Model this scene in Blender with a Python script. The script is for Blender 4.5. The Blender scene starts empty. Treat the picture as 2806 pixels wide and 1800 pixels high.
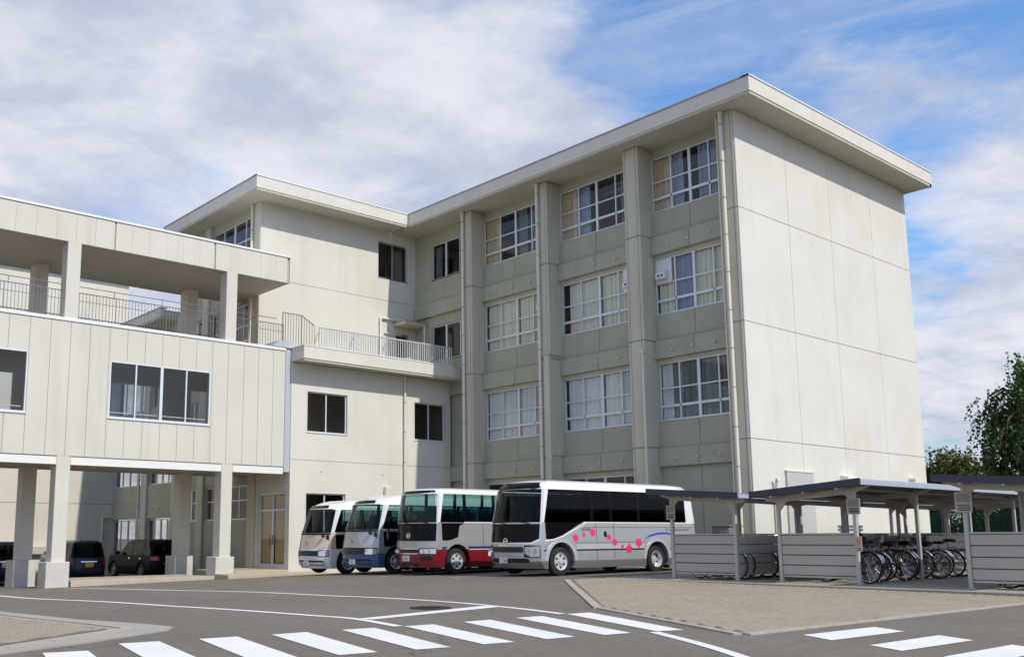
import bpy, bmesh, math, random, bisect
from mathutils import Vector, Matrix

random.seed(7)
scene = bpy.context.scene
COL = scene.collection
PI = math.pi
rad = math.radians

# ------------------------------------------------------------------ camera
YAW, PITCH, ROLL = 0.6987524, 0.15162377, -0.00472387
CAM_H = 1.15
cam_data = bpy.data.cameras.new("camera")
cam = bpy.data.objects.new("camera", cam_data)
COL.objects.link(cam)
scene.camera = cam
cam_data.sensor_width = 36.0
cam_data.sensor_fit = 'HORIZONTAL'
cam_data.lens = 2637.36 / 2806 * 36.0
cam_data.shift_x = (1403 - 1195.3) / 2806
cam_data.shift_y = (1067.5 - 900) / 2806
cam_data.clip_start = 0.1
cam_data.clip_end = 6000
fwd = Vector((math.sin(YAW) * math.cos(PITCH), math.cos(YAW) * math.cos(PITCH), math.sin(PITCH)))
r0 = Vector((math.cos(YAW), -math.sin(YAW), 0))
u0 = r0.cross(fwd)
rgt = r0 * math.cos(ROLL) + u0 * math.sin(ROLL)
upv = -r0 * math.sin(ROLL) + u0 * math.cos(ROLL)
rot = Matrix((rgt, upv, -fwd)).transposed()
cam.matrix_world = Matrix.Translation((0, 0, CAM_H)) @ rot.to_4x4()

# ------------------------------------------------------------------ sun, sky, exposure
SUN_EL = rad(44)
SUN_TO = Vector((0.055, -1.0, 0)).normalized() * math.cos(SUN_EL) + Vector((0, 0, math.sin(SUN_EL)))
sun_data = bpy.data.lights.new("sun", 'SUN')
sun_data.energy = 3.35
sun_data.angle = rad(0.55)
sun_data.color = (1.0, 0.95, 0.86)
sun = bpy.data.objects.new("sun", sun_data)
COL.objects.link(sun)
sun.rotation_euler = SUN_TO.to_track_quat('Z', 'Y').to_euler()
scene.view_settings.view_transform = 'Standard'
scene.view_settings.look = 'None'
scene.view_settings.exposure = 0.0
scene.view_settings.gamma = 1.0
scene.view_settings.use_curve_mapping = False
scene.cycles.max_bounces = 7
scene.cycles.diffuse_bounces = 4
scene.cycles.glossy_bounces = 3
scene.cycles.transmission_bounces = 4
scene.cycles.transparent_max_bounces = 24
scene.cycles.caustics_reflective = False
scene.cycles.caustics_refractive = False

world = bpy.data.worlds.new("World")
scene.world = world
world.use_nodes = True
SKY_STRENGTH = 0.125


def build_sky():
    nt = world.node_tree
    nt.nodes.clear()
    N = nt.nodes.new
    L = nt.links.new
    out = N('ShaderNodeOutputWorld')
    bg = N('ShaderNodeBackground')
    bg.inputs['Strength'].default_value = SKY_STRENGTH
    L(bg.outputs[0], out.inputs[0])
    sky = N('ShaderNodeTexSky')
    sky.sky_type = 'NISHITA'
    sky.sun_disc = False
    sky.sun_elevation = SUN_EL
    sky.sun_rotation = math.atan2(SUN_TO.x, SUN_TO.y)
    sky.air_density = 1.0
    sky.dust_density = 0.6
    sky.ozone_density = 2.0
    tc = N('ShaderNodeTexCoord')
    sep = N('ShaderNodeSeparateXYZ')
    L(tc.outputs['Generated'], sep.inputs[0])

    def math_(op, a, b=None, clamp=False):
        n = N('ShaderNodeMath')
        n.operation = op
        n.use_clamp = clamp
        for i, v in enumerate((a, b)):
            if v is None:
                continue
            if isinstance(v, (int, float)):
                n.inputs[i].default_value = v
            else:
                L(v, n.inputs[i])
        return n.outputs[0]

    zc = math_('ADD', math_('MAXIMUM', sep.outputs['Z'], 0.0), 0.16)
    px_ = math_('DIVIDE', sep.outputs['X'], zc)
    py_ = math_('DIVIDE', sep.outputs['Y'], zc)
    comb = N('ShaderNodeCombineXYZ')
    L(px_, comb.inputs[0])
    L(py_, comb.inputs[1])

    def noise(scale, detail, rough, dist, off=(0, 0, 0), stretch=(1, 1, 1), rotz=0):
        mp = N('ShaderNodeMapping')
        mp.vector_type = 'TEXTURE'
        mp.inputs['Location'].default_value = off
        mp.inputs['Rotation'].default_value = (0, 0, -rotz)
        mp.inputs['Scale'].default_value = [1 / q for q in stretch]
        L(comb.outputs[0], mp.inputs[0])
        n = N('ShaderNodeTexNoise')
        n.inputs['Scale'].default_value = scale
        n.inputs['Detail'].default_value = detail
        n.inputs['Roughness'].default_value = rough
        n.inputs['Distortion'].default_value = dist
        L(mp.outputs[0], n.inputs['Vector'])
        return n.outputs['Fac']

    def blob(d, width):          # 1 in direction d, falling to 0 at the given angle
        v = Vector(d).normalized()
        dn = N('ShaderNodeVectorMath')
        dn.operation = 'DOT_PRODUCT'
        dn.inputs[1].default_value = v
        L(tc.outputs['Generated'], dn.inputs[0])
        mr = N('ShaderNodeMapRange')
        mr.interpolation_type = 'SMOOTHSTEP'
        mr.inputs['From Min'].default_value = math.cos(rad(width))
        mr.inputs['From Max'].default_value = 1.0
        L(dn.outputs['Value'], mr.inputs['Value'])
        return mr.outputs[0]

    big = noise(0.75, 10, 0.56, 0.35, CLOUD_OFF)
    puff = noise(2.6, 10, 0.62, 0.25, (5.3, 9.1, 0), (1, 1, 1), rad(15))
    wisp = noise(2.0, 9, 0.62, 0.4, (3.1, 1.7, 0), (0.5, 1.8, 1), rad(48))
    m = math_('ADD', math_('MULTIPLY', big, 0.42), math_('MULTIPLY', puff, 0.475))
    m = math_('ADD', m, math_('MULTIPLY', wisp, 0.15))
    for d, wdt, amt in CLOUD_BLOBS:
        m = math_('ADD', m, math_('MULTIPLY', blob(d, wdt), amt))
    # the cover thickens towards the horizon as layers are seen edge on
    hz = N('ShaderNodeMapRange')
    hz.inputs['From Min'].default_value = 0.0
    hz.inputs['From Max'].default_value = 0.42
    hz.inputs['To Min'].default_value = 0.07
    hz.inputs['To Max'].default_value = 0.0
    L(sep.outputs['Z'], hz.inputs['Value'])
    m = math_('ADD', m, hz.outputs[0])
    ramp = N('ShaderNodeMapRange')
    ramp.interpolation_type = 'SMOOTHSTEP'
    ramp.inputs['From Min'].default_value = 0.435
    ramp.inputs['From Max'].default_value = 0.625
    L(m, ramp.inputs['Value'])
    # thick parts of the cloud are bright on top and lavender grey below
    shade = math_('ADD', math_('MULTIPLY', noise(1.0, 9, 0.6, 0.3, (7.7, 2.2, 0)), 0.5), math_('MULTIPLY', noise(3.2, 9, 0.62, 0.3, (2.7, 6.2, 0)), 0.5))
    sr = N('ShaderNodeMapRange')
    sr.interpolation_type = 'SMOOTHSTEP'
    sr.inputs['From Min'].default_value = 0.38
    sr.inputs['From Max'].default_value = 0.60
    L(shade, sr.inputs['Value'])
    cc = N('ShaderNodeMixRGB')
    cc.inputs[1].default_value = (4.1, 4.45, 5.5, 1)
    cc.inputs[2].default_value = (6.6, 6.7, 7.2, 1)
    L(sr.outputs[0], cc.inputs[0])
    # the clear sky between the clouds: the atmosphere's own blue
    blue = N('ShaderNodeMixRGB')
    blue.blend_type = 'MULTIPLY'
    blue.inputs[0].default_value = 1.0
    tn_ = N('ShaderNodeMixRGB')
    tn_.inputs[1].default_value = (0.72, 0.74, 0.82, 1)
    tn_.inputs[2].default_value = SKY_TINT
    th = N('ShaderNodeMapRange')
    th.inputs['From Min'].default_value = 0.02
    th.inputs['From Max'].default_value = 0.30
    L(sep.outputs['Z'], th.inputs['Value'])
    L(th.outputs[0], tn_.inputs[0])
    L(tn_.outputs[0], blue.inputs[2])
    L(sky.outputs[0], blue.inputs[1])
    # thin high veil between the heavier clouds
    veil = noise(3.4, 10, 0.66, 0.5, (1.3, 4.4, 0), (0.40, 1.7, 1), rad(62))
    vr = N('ShaderNodeMapRange')
    vr.interpolation_type = 'SMOOTHSTEP'
    vr.inputs['From Min'].default_value = 0.40
    vr.inputs['From Max'].default_value = 0.72
    vr.inputs['To Max'].default_value = 0.42
    L(veil, vr.inputs['Value'])
    mix = N('ShaderNodeMixRGB')
    L(math_('MAXIMUM', math_('MULTIPLY', ramp.outputs[0], 0.96), vr.outputs[0]), mix.inputs[0])
    L(blue.outputs[0], mix.inputs[1])
    L(cc.outputs[0], mix.inputs[2])
    L(mix.outputs[0], bg.inputs['Color'])


def view_dir(px, py):      # direction in the world of a spot in the sky (frame 2806 x 1800), for placing cloud banks
    return fwd + rgt * ((px - 1195.3) / 2637.36) - upv * ((py - 1067.5) / 2637.36)


SKY_TINT = (1.05, 1.45, 1.78, 1)
CLOUD_OFF = (0.0, 0.0, 0.0)
CLOUD_BLOBS = [
    (view_dir(650, 280), 28, 0.10),
    (view_dir(1350, 150), 14, 0.02),
    (view_dir(2150, 60), 14, -0.06),
    (view_dir(1850, 320), 9, -0.06),
    (view_dir(2560, 620), 7, -0.15),
    (view_dir(2650, 380), 7, 0.05),
    (view_dir(2740, 820), 9, 0.16),
    (view_dir(380, -40), 8, -0.02),
]
build_sky()

# ------------------------------------------------------------------ helpers
ORG = {}          # world origin of each thing, so parts can be given in world coordinates


def tag(o, label=None, cat=None, group=None, kind=None):
    if label: o['label'] = label
    if cat: o['category'] = cat
    if group: o['group'] = group
    if kind: o['kind'] = kind
    return o


def empty(name, loc=(0, 0, 0), rotz=0.0):
    o = bpy.data.objects.new(name, None)
    o.empty_display_size = 0.2
    o.location = loc
    o.rotation_euler = (0, 0, rotz)
    COL.objects.link(o)
    ORG[o.name] = Vector(loc)
    return o


def link(name, me, parent=None, loc=(0, 0, 0), rot=(0, 0, 0)):
    o = bpy.data.objects.new(name, me)
    o.location = loc
    o.rotation_euler = rot
    if parent is not None:
        o.parent = parent
    COL.objects.link(o)
    ORG[o.name] = ORG.get(parent.name, Vector()) if parent is not None else Vector()
    return o


class MB:
    """collects shapes; build() links them as one mesh object"""

    def __init__(self):
        self.v = []
        self.f = []

    def add(self, verts, faces):
        n = len(self.v)
        self.v += [tuple(p) for p in verts]
        self.f += [tuple(i + n for i in f) for f in faces]
        return self

    def box(self, x0, x1, y0, y1, z0, z1):
        if x0 > x1: x0, x1 = x1, x0
        if y0 > y1: y0, y1 = y1, y0
        if z0 > z1: z0, z1 = z1, z0
        return self.add([(x0, y0, z0), (x1, y0, z0), (x1, y1, z0), (x0, y1, z0), (x0, y0, z1), (x1, y0, z1), (x1, y1, z1), (x0, y1, z1)],
                        [(0, 3, 2, 1), (4, 5, 6, 7), (0, 1, 5, 4), (1, 2, 6, 5), (2, 3, 7, 6), (3, 0, 4, 7)])

    def cbox(self, x0, x1, y0, y1, z0, z1, c=0.01):
        """box with chamfered edges"""
        if x0 > x1: x0, x1 = x1, x0
        if y0 > y1: y0, y1 = y1, y0
        if z0 > z1: z0, z1 = z1, z0
        c = min(c, (x1 - x0) * .45, (y1 - y0) * .45, (z1 - z0) * .45)
        bm = bmesh.new()
        m = Matrix.Translation(((x0 + x1) / 2, (y0 + y1) / 2, (z0 + z1) / 2)) @ Matrix.Diagonal((x1 - x0, y1 - y0, z1 - z0, 1))
        bmesh.ops.create_cube(bm, size=1, matrix=m)
        bmesh.ops.bevel(bm, geom=bm.edges[:], offset=c, segments=1, affect='EDGES', profile=0.5)
        bm.verts.ensure_lookup_table()
        self.add([v.co[:] for v in bm.verts], [[v.index for v in f.verts] for f in bm.faces])
        bm.free()
        return self

    def poly(self, pts):
        return self.add(pts, [tuple(range(len(pts)))])

    def prism(self, pts, a0, a1, axis='y'):
        """polygon pts (two coordinates each) pushed along an axis from a0 to a1"""
        def P(p, a):
            if axis == 'x': return (a, p[0], p[1])
            if axis == 'y': return (p[0], a, p[1])
            return (p[0], p[1], a)
        n = len(pts)
        v = [P(p, a0) for p in pts] + [P(p, a1) for p in pts]
        f = [tuple(range(n)), tuple(range(2 * n - 1, n - 1, -1))]
        f += [(i, (i + 1) % n, (i + 1) % n + n, i + n) for i in range(n)]
        return self.add(v, f)

    def tube(self, path, r, n=8, caps=True):
        path = [Vector(p) for p in path]
        rs = r if isinstance(r, (list, tuple)) else [r] * len(path)
        rings = []
        prev = None
        for i, p in enumerate(path):
            if i == 0: d = path[1] - path[0]
            elif i == len(path) - 1: d = path[-1] - path[-2]
            else: d = (path[i + 1] - path[i]).normalized() + (path[i] - path[i - 1]).normalized()
            d.normalize()
            if prev is None:
                a = Vector((0, 0, 1)) if abs(d.z) < .9 else Vector((1, 0, 0))
                u = d.cross(a).normalized()
            else:
                u = (prev - d * prev.dot(d)).normalized()
            prev = u
            w = d.cross(u)
            rings.append([p + (u * math.cos(2 * PI * k / n) + w * math.sin(2 * PI * k / n)) * rs[i] for k in range(n)])
        v = [q for R in rings for q in R]
        f = []
        for i in range(len(rings) - 1):
            for k in range(n):
                f.append((i * n + k, i * n + (k + 1) % n, (i + 1) * n + (k + 1) % n, (i + 1) * n + k))
        if caps:
            f.append(tuple(range(n - 1, -1, -1)))
            f.append(tuple((len(rings) - 1) * n + k for k in range(n)))
        return self.add(v, f)

    def ring(self, c, R, r, axis='y', n=32, m=8, a0=0.0, a1=2 * PI):
        """torus or an arc of one"""
        full = abs(a1 - a0 - 2 * PI) < 1e-6
        cnt = n if full else n + 1
        v = []
        for i in range(cnt):
            t = a0 + (a1 - a0) * i / n
            for k in range(m):
                s = 2 * PI * k / m
                rr = R + r * math.cos(s)
                h = r * math.sin(s)
                if axis == 'y': p = (c[0] + rr * math.cos(t), c[1] + h, c[2] + rr * math.sin(t))
                elif axis == 'x': p = (c[0] + h, c[1] + rr * math.cos(t), c[2] + rr * math.sin(t))
                else: p = (c[0] + rr * math.cos(t), c[1] + rr * math.sin(t), c[2] + h)
                v.append(p)
        f = []
        for i in range(n):
            j = (i + 1) % cnt
            if not full and i + 1 >= cnt: break
            for k in range(m):
                f.append((i * m + k, j * m + k, j * m + (k + 1) % m, i * m + (k + 1) % m))
        return self.add(v, f)

    def lathe(self, prof, c=(0, 0, 0), axis='y', n=28, caps=True):
        """profile of (radius, height along axis)"""
        v = []
        for (r, h) in prof:
            for k in range(n):
                t = 2 * PI * k / n
                a, b = r * math.cos(t), r * math.sin(t)
                if axis == 'y': v.append((c[0] + a, c[1] + h, c[2] + b))
                elif axis == 'x': v.append((c[0] + h, c[1] + a, c[2] + b))
                else: v.append((c[0] + a, c[1] + b, c[2] + h))
        f = []
        for i in range(len(prof) - 1):
            for k in range(n):
                f.append((i * n + k, i * n + (k + 1) % n, (i + 1) * n + (k + 1) % n, (i + 1) * n + k))
        if caps and prof[0][0] > 1e-4: f.append(tuple(range(n)))
        if caps and prof[-1][0] > 1e-4: f.append(tuple((len(prof) - 1) * n + k for k in range(n)))
        return self.add(v, f)

    def mesh(self, name, mat, off=(0, 0, 0), smooth=False):
        me = bpy.data.meshes.new(name)
        o = Vector(off)
        bm = bmesh.new()
        vs = [bm.verts.new(Vector(p) - o) for p in self.v]
        for f in self.f:
            try:
                bm.faces.new([vs[i] for i in f])
            except ValueError:
                pass
        bmesh.ops.remove_doubles(bm, verts=bm.verts, dist=1e-5)
        bmesh.ops.recalc_face_normals(bm, faces=bm.faces)
        bm.to_mesh(me)
        bm.free()
        if smooth:
            me.shade_smooth()
            try:
                me.set_sharp_from_angle(angle=rad(smooth if smooth is not True else 40))
            except Exception:
                pass
        me.materials.append(mat)
        return me

    def build(self, name, mat, parent=None, smooth=False, local=False):
        off = Vector() if (local or parent is None) else ORG[parent.name]
        return link(name, self.mesh(name, mat, off, smooth), parent)


def copies(me, name, parent, locs, rots=None):
    off = ORG[parent.name] if parent is not None else Vector()
    out = []
    for i, p in enumerate(locs):
        out.append(link(name, me, parent, Vector(p) - off, rots[i] if rots else (0, 0, 0)))
    return out


def copy_tree(o, parent=None):
    c = o.copy()
    COL.objects.link(c)
    c.parent = parent
    for ch in o.children:
        copy_tree(ch, c)
    return c


# ------------------------------------------------------------------ materials
MATS = {}


def nodes_of(m):
    m.use_nodes = True
    nt = m.node_tree
    b = nt.nodes.get('Principled BSDF')
    return nt, b


def mat(name, col, rough=0.6, metal=0.0, var=0.0, vscale=1.2, streak=0.0, bump=0.0, bscale=60.0, spots=0.0, spec=0.5, coat=0.0, tint=None):
    """plain or weathered surface: large colour drift, rain streaks, fine grain"""
    if name in MATS:
        return MATS[name]
    m = bpy.data.materials.new(name)
    nt, b = nodes_of(m)
    N, L = nt.nodes.new, nt.links.new
    b.inputs['Base Color'].default_value = (*col, 1)
    b.inputs['Roughness'].default_value = rough
    b.inputs['Metallic'].default_value = metal
    b.inputs['Specular IOR Level'].default_value = spec
    if coat:
        b.inputs['Coat Weight'].default_value = coat
        b.inputs['Coat Roughness'].default_value = 0.06
    if var or streak or spots or bump:
        geo = N('ShaderNodeNewGeometry')
    cur = None
    if var or streak or spots:
        base = N('ShaderNodeRGB')
        base.outputs[0].default_value = (*col, 1)
        cur = base.outputs[0]

        def layer(scale, detail, amount, stretch, dark, lo, hi):
            nonlocal cur
            mp = N('ShaderNodeMapping')
            mp.inputs['Scale'].default_value = stretch
            L(geo.outputs['Position'], mp.inputs[0])
            n = N('ShaderNodeTexNoise')
            n.inputs['Scale'].default_value = scale
            n.inputs['Detail'].default_value = detail
            n.inputs['Roughness'].default_value = 0.6
            L(mp.outputs[0], n.inputs['Vector'])
            mr = N('ShaderNodeMapRange')
            mr.inputs['From Min'].default_value = lo
            mr.inputs['From Max'].default_value = hi
            mr.inputs['To Min'].default_value = 0
            mr.inputs['To Max'].default_value = amount
            L(n.outputs['Fac'], mr.inputs['Value'])
            mx = N('ShaderNodeMixRGB')
            mx.inputs[2].default_value = (*dark, 1)
            L(mr.outputs[0], mx.inputs[0])
            L(cur, mx.inputs[1])
            cur = mx.outputs[0]

        t = tint or (col[0] * .72, col[1] * .70, col[2] * .64)
        if var: layer(vscale, 5, var, (1, 1, 1), t, 0.35, 0.7)
        if streak: layer(2.2, 4, streak, (1, 1, 0.07), (col[0] * .6, col[1] * .59, col[2] * .55), 0.52, 0.78)
        if spots: layer(34, 3, spots, (1, 1, 1), (col[0] * .45, col[1] * .45, col[2] * .45), 0.55, 0.75)
        L(cur, b.inputs['Base Color'])
    if bump:
        n = N('ShaderNodeTexNoise')
        n.inputs['Scale'].default_value = bscale
        n.inputs['Detail'].default_value = 4
        L(geo.outputs['Position'], n.inputs['Vector'])
        bp = N('ShaderNodeBump')
        bp.inputs['Strength'].default_value = bump
        bp.inputs['Distance'].default_value = 0.02
        L(n.outputs['Fac'], bp.inputs['Height'])
        L(bp.outputs[0], b.inputs['Normal'])
    MATS[name] = m
    return m


def glass(name, tint=(0.6, 0.66, 0.66), refl=1.0, rough=0.01, wob=0.0):
    """thin pane: tinted see-through with mirror reflection by angle"""
    if name in MATS:
        return MATS[name]
    m = bpy.data.materials.new(name)
    m.use_nodes = True
    nt = m.node_tree
    nt.nodes.clear()
    N, L = nt.nodes.new, nt.links.new
    out = N('ShaderNodeOutputMaterial')
    tr = N('ShaderNodeBsdfTransparent')
    tr.inputs[0].default_value = (*tint, 1)
    gl = N('ShaderNodeBsdfGlossy')
    gl.inputs['Roughness'].default_value = rough
    gl.inputs['Color'].default_value = (refl, refl, refl, 1)
    fr = N('ShaderNodeFresnel')
    fr.inputs['IOR'].default_value = 1.55
    if wob:
        geo = N('ShaderNodeNewGeometry')
        n = N('ShaderNodeTexNoise')
        n.inputs['Scale'].default_value = 0.9
        L(geo.outputs['Position'], n.inputs['Vector'])
        bp = N('ShaderNodeBump')
        bp.inputs['Strength'].default_value = wob
        bp.inputs['Distance'].default_value = 0.05
        L(n.outputs['Fac'], bp.inputs['Height'])
        L(bp.outputs[0], gl.inputs['Normal'])
    bk = N('ShaderNodeNewGeometry')
    fm = N('ShaderNodeMath')
    fm.operation = 'MULTIPLY'
    inv = N('ShaderNodeMath')
    inv.operation = 'SUBTRACT'
    inv.inputs[0].default_value = 1.0
    L(bk.outputs['Backfacing'], inv.inputs[1])
    L(fr.outputs[0], fm.inputs[0])
    L(inv.outputs[0], fm.inputs[1])
    mx = N('ShaderNodeMixShader')
    L(fm.outputs[0], mx.inputs[0])
    L(tr.outputs[0], mx.inputs[1])
    L(gl.outputs[0], mx.inputs[2])
    L(mx.outputs[0], out.inputs[0])
    MATS[name] = m
    return m


M_wall = mat('cream_wall', (0.7, 0.668, 0.595), 0.85, var=0.30, vscale=0.45, streak=0.20, bump=0.25, bscale=90)
M_wall2 = mat('corner_column_wall', (0.595, 0.56, 0.445), 0.85, var=0.30, vscale=0.5, streak=0.35, bump=0.25, bscale=90)
M_green = mat('green_spandrel', (0.425, 0.425, 0.325), 0.8, var=0.35, vscale=0.8, streak=0.3, bump=0.2, bscale=80)
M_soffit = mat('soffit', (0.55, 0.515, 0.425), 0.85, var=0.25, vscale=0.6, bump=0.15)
M_clad = mat('panel_cladding', (0.65, 0.615, 0.545), 0.7, var=0.22, vscale=0.5, streak=0.30, bump=0.12, bscale=70)
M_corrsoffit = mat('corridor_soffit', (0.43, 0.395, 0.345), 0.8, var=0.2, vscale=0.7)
M_cap = mat('pale_metal_cap', (0.78, 0.78, 0.77), 0.45, var=0.12)
M_darkcap = mat('grey_metal_cap_shade', (0.42, 0.42, 0.41), 0.5, metal=0.3)
M_whitebeam = mat('white_flashing', (0.8, 0.78, 0.75), 0.5, var=0.08)
M_joint = mat('joint_sealant', (0.3, 0.28, 0.245), 0.9)
M_alu = mat('aluminium_frame', (0.72, 0.74, 0.78), 0.42, metal=0.2)
M_alud = mat('dull_aluminium', (0.42, 0.44, 0.47), 0.45, metal=0.4)
M_strip = mat('expansion_joint_metal', (0.48, 0.5, 0.55), 0.5, metal=0.15)
M_pipe = mat('pvc_downpipe', (0.72, 0.67, 0.57), 0.55, var=0.15, vscale=2)
M_pipeb = mat('pipe_bracket', (0.36, 0.34, 0.31), 0.6)
M_ped = mat('pedestal_concrete', (0.61, 0.585, 0.54), 0.9, var=0.4, vscale=3, spots=0.1, bump=0.3, bscale=50)
M_conc = mat('step_concrete', (0.50, 0.43, 0.34), 0.9, var=0.45, vscale=2.5, streak=0.2, bump=0.3)
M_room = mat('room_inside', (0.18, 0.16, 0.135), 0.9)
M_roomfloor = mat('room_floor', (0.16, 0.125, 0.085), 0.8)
M_glass = glass('window_glass', (0.94, 0.955, 0.96), wob=0.05)
M_glassd = glass('dark_window_glass', (0.88, 0.87, 0.85), wob=0.05)
M_cur_cream = mat('cream_curtain', (0.80, 0.76, 0.58), 0.9)
M_cur_white = mat('white_curtain', (0.78, 0.78, 0.74), 0.9)
M_cur_tan = mat('tan_curtain', (0.66, 0.50, 0.33), 0.9)
M_cur_grey = mat('blue_grey_curtain', (0.30, 0.35, 0.45), 0.9)
M_cur_dark = mat('dark_sheer_curtain', (0.20, 0.22, 0.21), 0.9)
M_rail = mat('grey_railing', (0.17, 0.175, 0.18), 0.5, metal=0.3)
M_railw = mat('galvanised_railing', (0.66, 0.67, 0.68), 0.45, metal=0.4)
M_white = mat('white_plastic', (0.78, 0.78, 0.76), 0.5)
M_black = mat('black_rubber', (0.010, 0.010, 0.011), 0.7, spec=.2)
M_hole = mat('dark_hole', (0.01, 0.01, 0.01), 0.9)
# ------------------------------------------------------------------ ground
YS = [-60, 0, 8, 15, 18, 22, 25, 28, 34, 40, 60, 90]
ZS = [0, 0, .03, .06, .08, .016, -.04, -.13, -.40, -.55, -.65, -.65]


def sm(a, b, t):
    t = min(1, max(0, (t - a) / (b - a)))
    return t * t * (3 - 2 * t)


def prof(y):
    if y <= YS[0]: return ZS[0]
    if y >= YS[-1]: return ZS[-1]
    i = bisect.bisect_right(YS, y) - 1

    def sl(k):
        return 0 if k <= 0 or k >= len(YS) - 1 else (ZS[k + 1] - ZS[k - 1]) / (YS[k + 1] - YS[k - 1])
    h = YS[i + 1] - YS[i]
    t = (y - YS[i]) / h
    return (2 * t ** 3 - 3 * t * t + 1) * ZS[i] + (t ** 3 - 2 * t * t + t) * h * sl(i) + (-2 * t ** 3 + 3 * t * t) * ZS[i + 1] + (t ** 3 - t * t) * h * sl(i + 1)


def g(x, y):
    """height of the gently falling yard"""
    x = min(max(x, 0), 32)
    return prof(y) + .016 * (x - 18) * sm(12, 26, y)


def asphalt_material():
    m = bpy.data.materials.new('asphalt')
    nt, b = nodes_of(m)
    N, L = nt.nodes.new, nt.links.new
    geo = N('ShaderNodeNewGeometry')

    def noise(scale, detail, rough=0.6, stretch=(1, 1, 1)):
        mp = N('ShaderNodeMapping')
        mp.inputs['Scale'].default_value = stretch
        L(geo.outputs['Position'], mp.inputs[0])
        n = N('ShaderNodeTexNoise')
        n.inputs['Scale'].default_value = scale
        n.inputs['Detail'].default_value = detail
        n.inputs['Roughness'].default_value = rough
        L(mp.outputs[0], n.inputs['Vector'])
        return n.outputs['Fac']

    def mixin(cur, fac, col, lo, hi, amt):
        mr = N('ShaderNodeMapRange')
        mr.inputs['From Min'].default_value = lo
        mr.inputs['From Max'].default_value = hi
        mr.inputs['To Max'].default_value = amt
        L(fac, mr.inputs['Value'])
        mx = N('ShaderNodeMixRGB')
        mx.inputs[2].default_value = (*col, 1)
        L(mr.outputs[0], mx.inputs[0])
        L(cur, mx.inputs[1])
        return mx.outputs[0]
    base = N('ShaderNodeRGB')
    base.outputs[0].default_value = (0.192, 0.162, 0.128, 1)
    c = base.outputs[0]
    c = mixin(c, noise(0.30, 5), (0.147, 0.125, 0.099), 0.38, 0.66, 0.9)
    c = mixin(c, noise(1.6, 5, .65, (1, .45, 1)), (0.235, 0.196, 0.16), 0.5, 0.75, 0.6)
    c = mixin(c, noise(7, 6, .7), (0.126, 0.107, 0.085), 0.46, 0.70, 0.9)
    c = mixin(c, noise(70, 3, .7), (0.31, 0.262, 0.215), 0.52, 0.70, 0.85)
    c = mixin(c, noise(240, 2), (0.37, 0.315, 0.26), 0.52, 0.74, 0.7)
    c = mixin(c, noise(200, 2), (0.08, 0.073, 0.066), 0.55, 0.75, 0.65)
    # thin cracks and old seams
    vo = N('ShaderNodeTexVoronoi')
    vo.feature = 'DISTANCE_TO_EDGE'
    vo.inputs['Scale'].default_value = 0.16
    nv = N('ShaderNodeTexNoise')
    nv.inputs['Scale'].default_value = 1.1
    nv.inputs['Detail'].default_value = 6
    L(geo.outputs['Position'], nv.inputs['Vector'])
    av = N('ShaderNodeVectorMath')
    av.operation = 'MULTIPLY_ADD'
    av.inputs[1].default_value = (1.3, 1.3, 0)
    L(nv.outputs['Color'], av.inputs[0])
    L(geo.outputs['Position'], av.inputs[2])
    L(av.outputs[0], vo.inputs['Vector'])
    c = mixin(c, vo.outputs['Distance'], (0.06, 0.055, 0.05), 0.0035, 0.0, 0.7)
    L(c, b.inputs['Base Color'])
    b.inputs['Roughness'].default_value = 0.9
    b.inputs['Specular IOR Level'].default_value = 0.3
    bp = N('ShaderNodeBump')
    bp.inputs['Strength'].default_value = 0.6
    bp.inputs['Distance'].default_value = 0.01
    L(noise(180, 3), bp.inputs['Height'])
    L(bp.outputs[0], b.inputs['Normal'])
    return m


M_asph = asphalt_material()
M_line = bpy.data.materials.new('road_paint')


def worn_paint(m):
    """thick white paint, chipped through to the asphalt in places and dusted grey by tyres"""
    nt, b = nodes_of(m)
    N, L = nt.nodes.new, nt.links.new
    geo = N('ShaderNodeNewGeometry')

    def nz(scale, detail, lo, hi, amt):
        n = N('ShaderNodeTexNoise')
        n.inputs['Scale'].default_value = scale
        n.inputs['Detail'].default_value = detail
        n.inputs['Roughness'].default_value = .7
        L(geo.outputs['Position'], n.inputs['Vector'])
        mr = N('ShaderNodeMapRange')
        mr.inputs['From Min'].default_value = lo
        mr.inputs['From Max'].default_value = hi
        mr.inputs['To Max'].default_value = amt
        L(n.outputs['Fac'], mr.inputs['Value'])
        return mr.outputs[0]

    def mx(cur, fac, col):
        x = N('ShaderNodeMixRGB')
        if isinstance(cur, tuple): x.inputs[1].default_value = (*cur, 1)
        else: L(cur, x.inputs[1])
        x.inputs[2].default_value = (*col, 1)
        L(fac, x.inputs[0])
        return x.outputs[0]
    c = mx((0.80, 0.79, 0.77), nz(1.7, 5, .45, .75, .5), (0.60, 0.57, 0.53))
    c = mx(c, nz(9, 6, .55, .72, .35), (0.50, 0.47, 0.43))
    c = mx(c, nz(26, 7, .64, .68, .85), (0.20, 0.175, 0.15))
    L(c, b.inputs['Base Color'])
    b.inputs['Roughness'].default_value = .75


worn_paint(M_line)
M_pav = mat('paver', (0.36, 0.293, 0.222), 0.9, var=0.5, vscale=1.1, spots=0.5, bump=0.3, bscale=120)
M_pavj = mat('paver_joint', (0.19, 0.16, 0.125), 0.95)
M_kerb = mat('edging_stone', (0.43, 0.38, 0.315), 0.9, var=0.3, vscale=4, bump=0.3)
M_gutter = mat('gutter_concrete', (0.4, 0.365, 0.315), 0.9, var=0.5, vscale=1.2, spots=0.2, bump=0.3, tint=(0.27, 0.265, 0.26))

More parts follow.
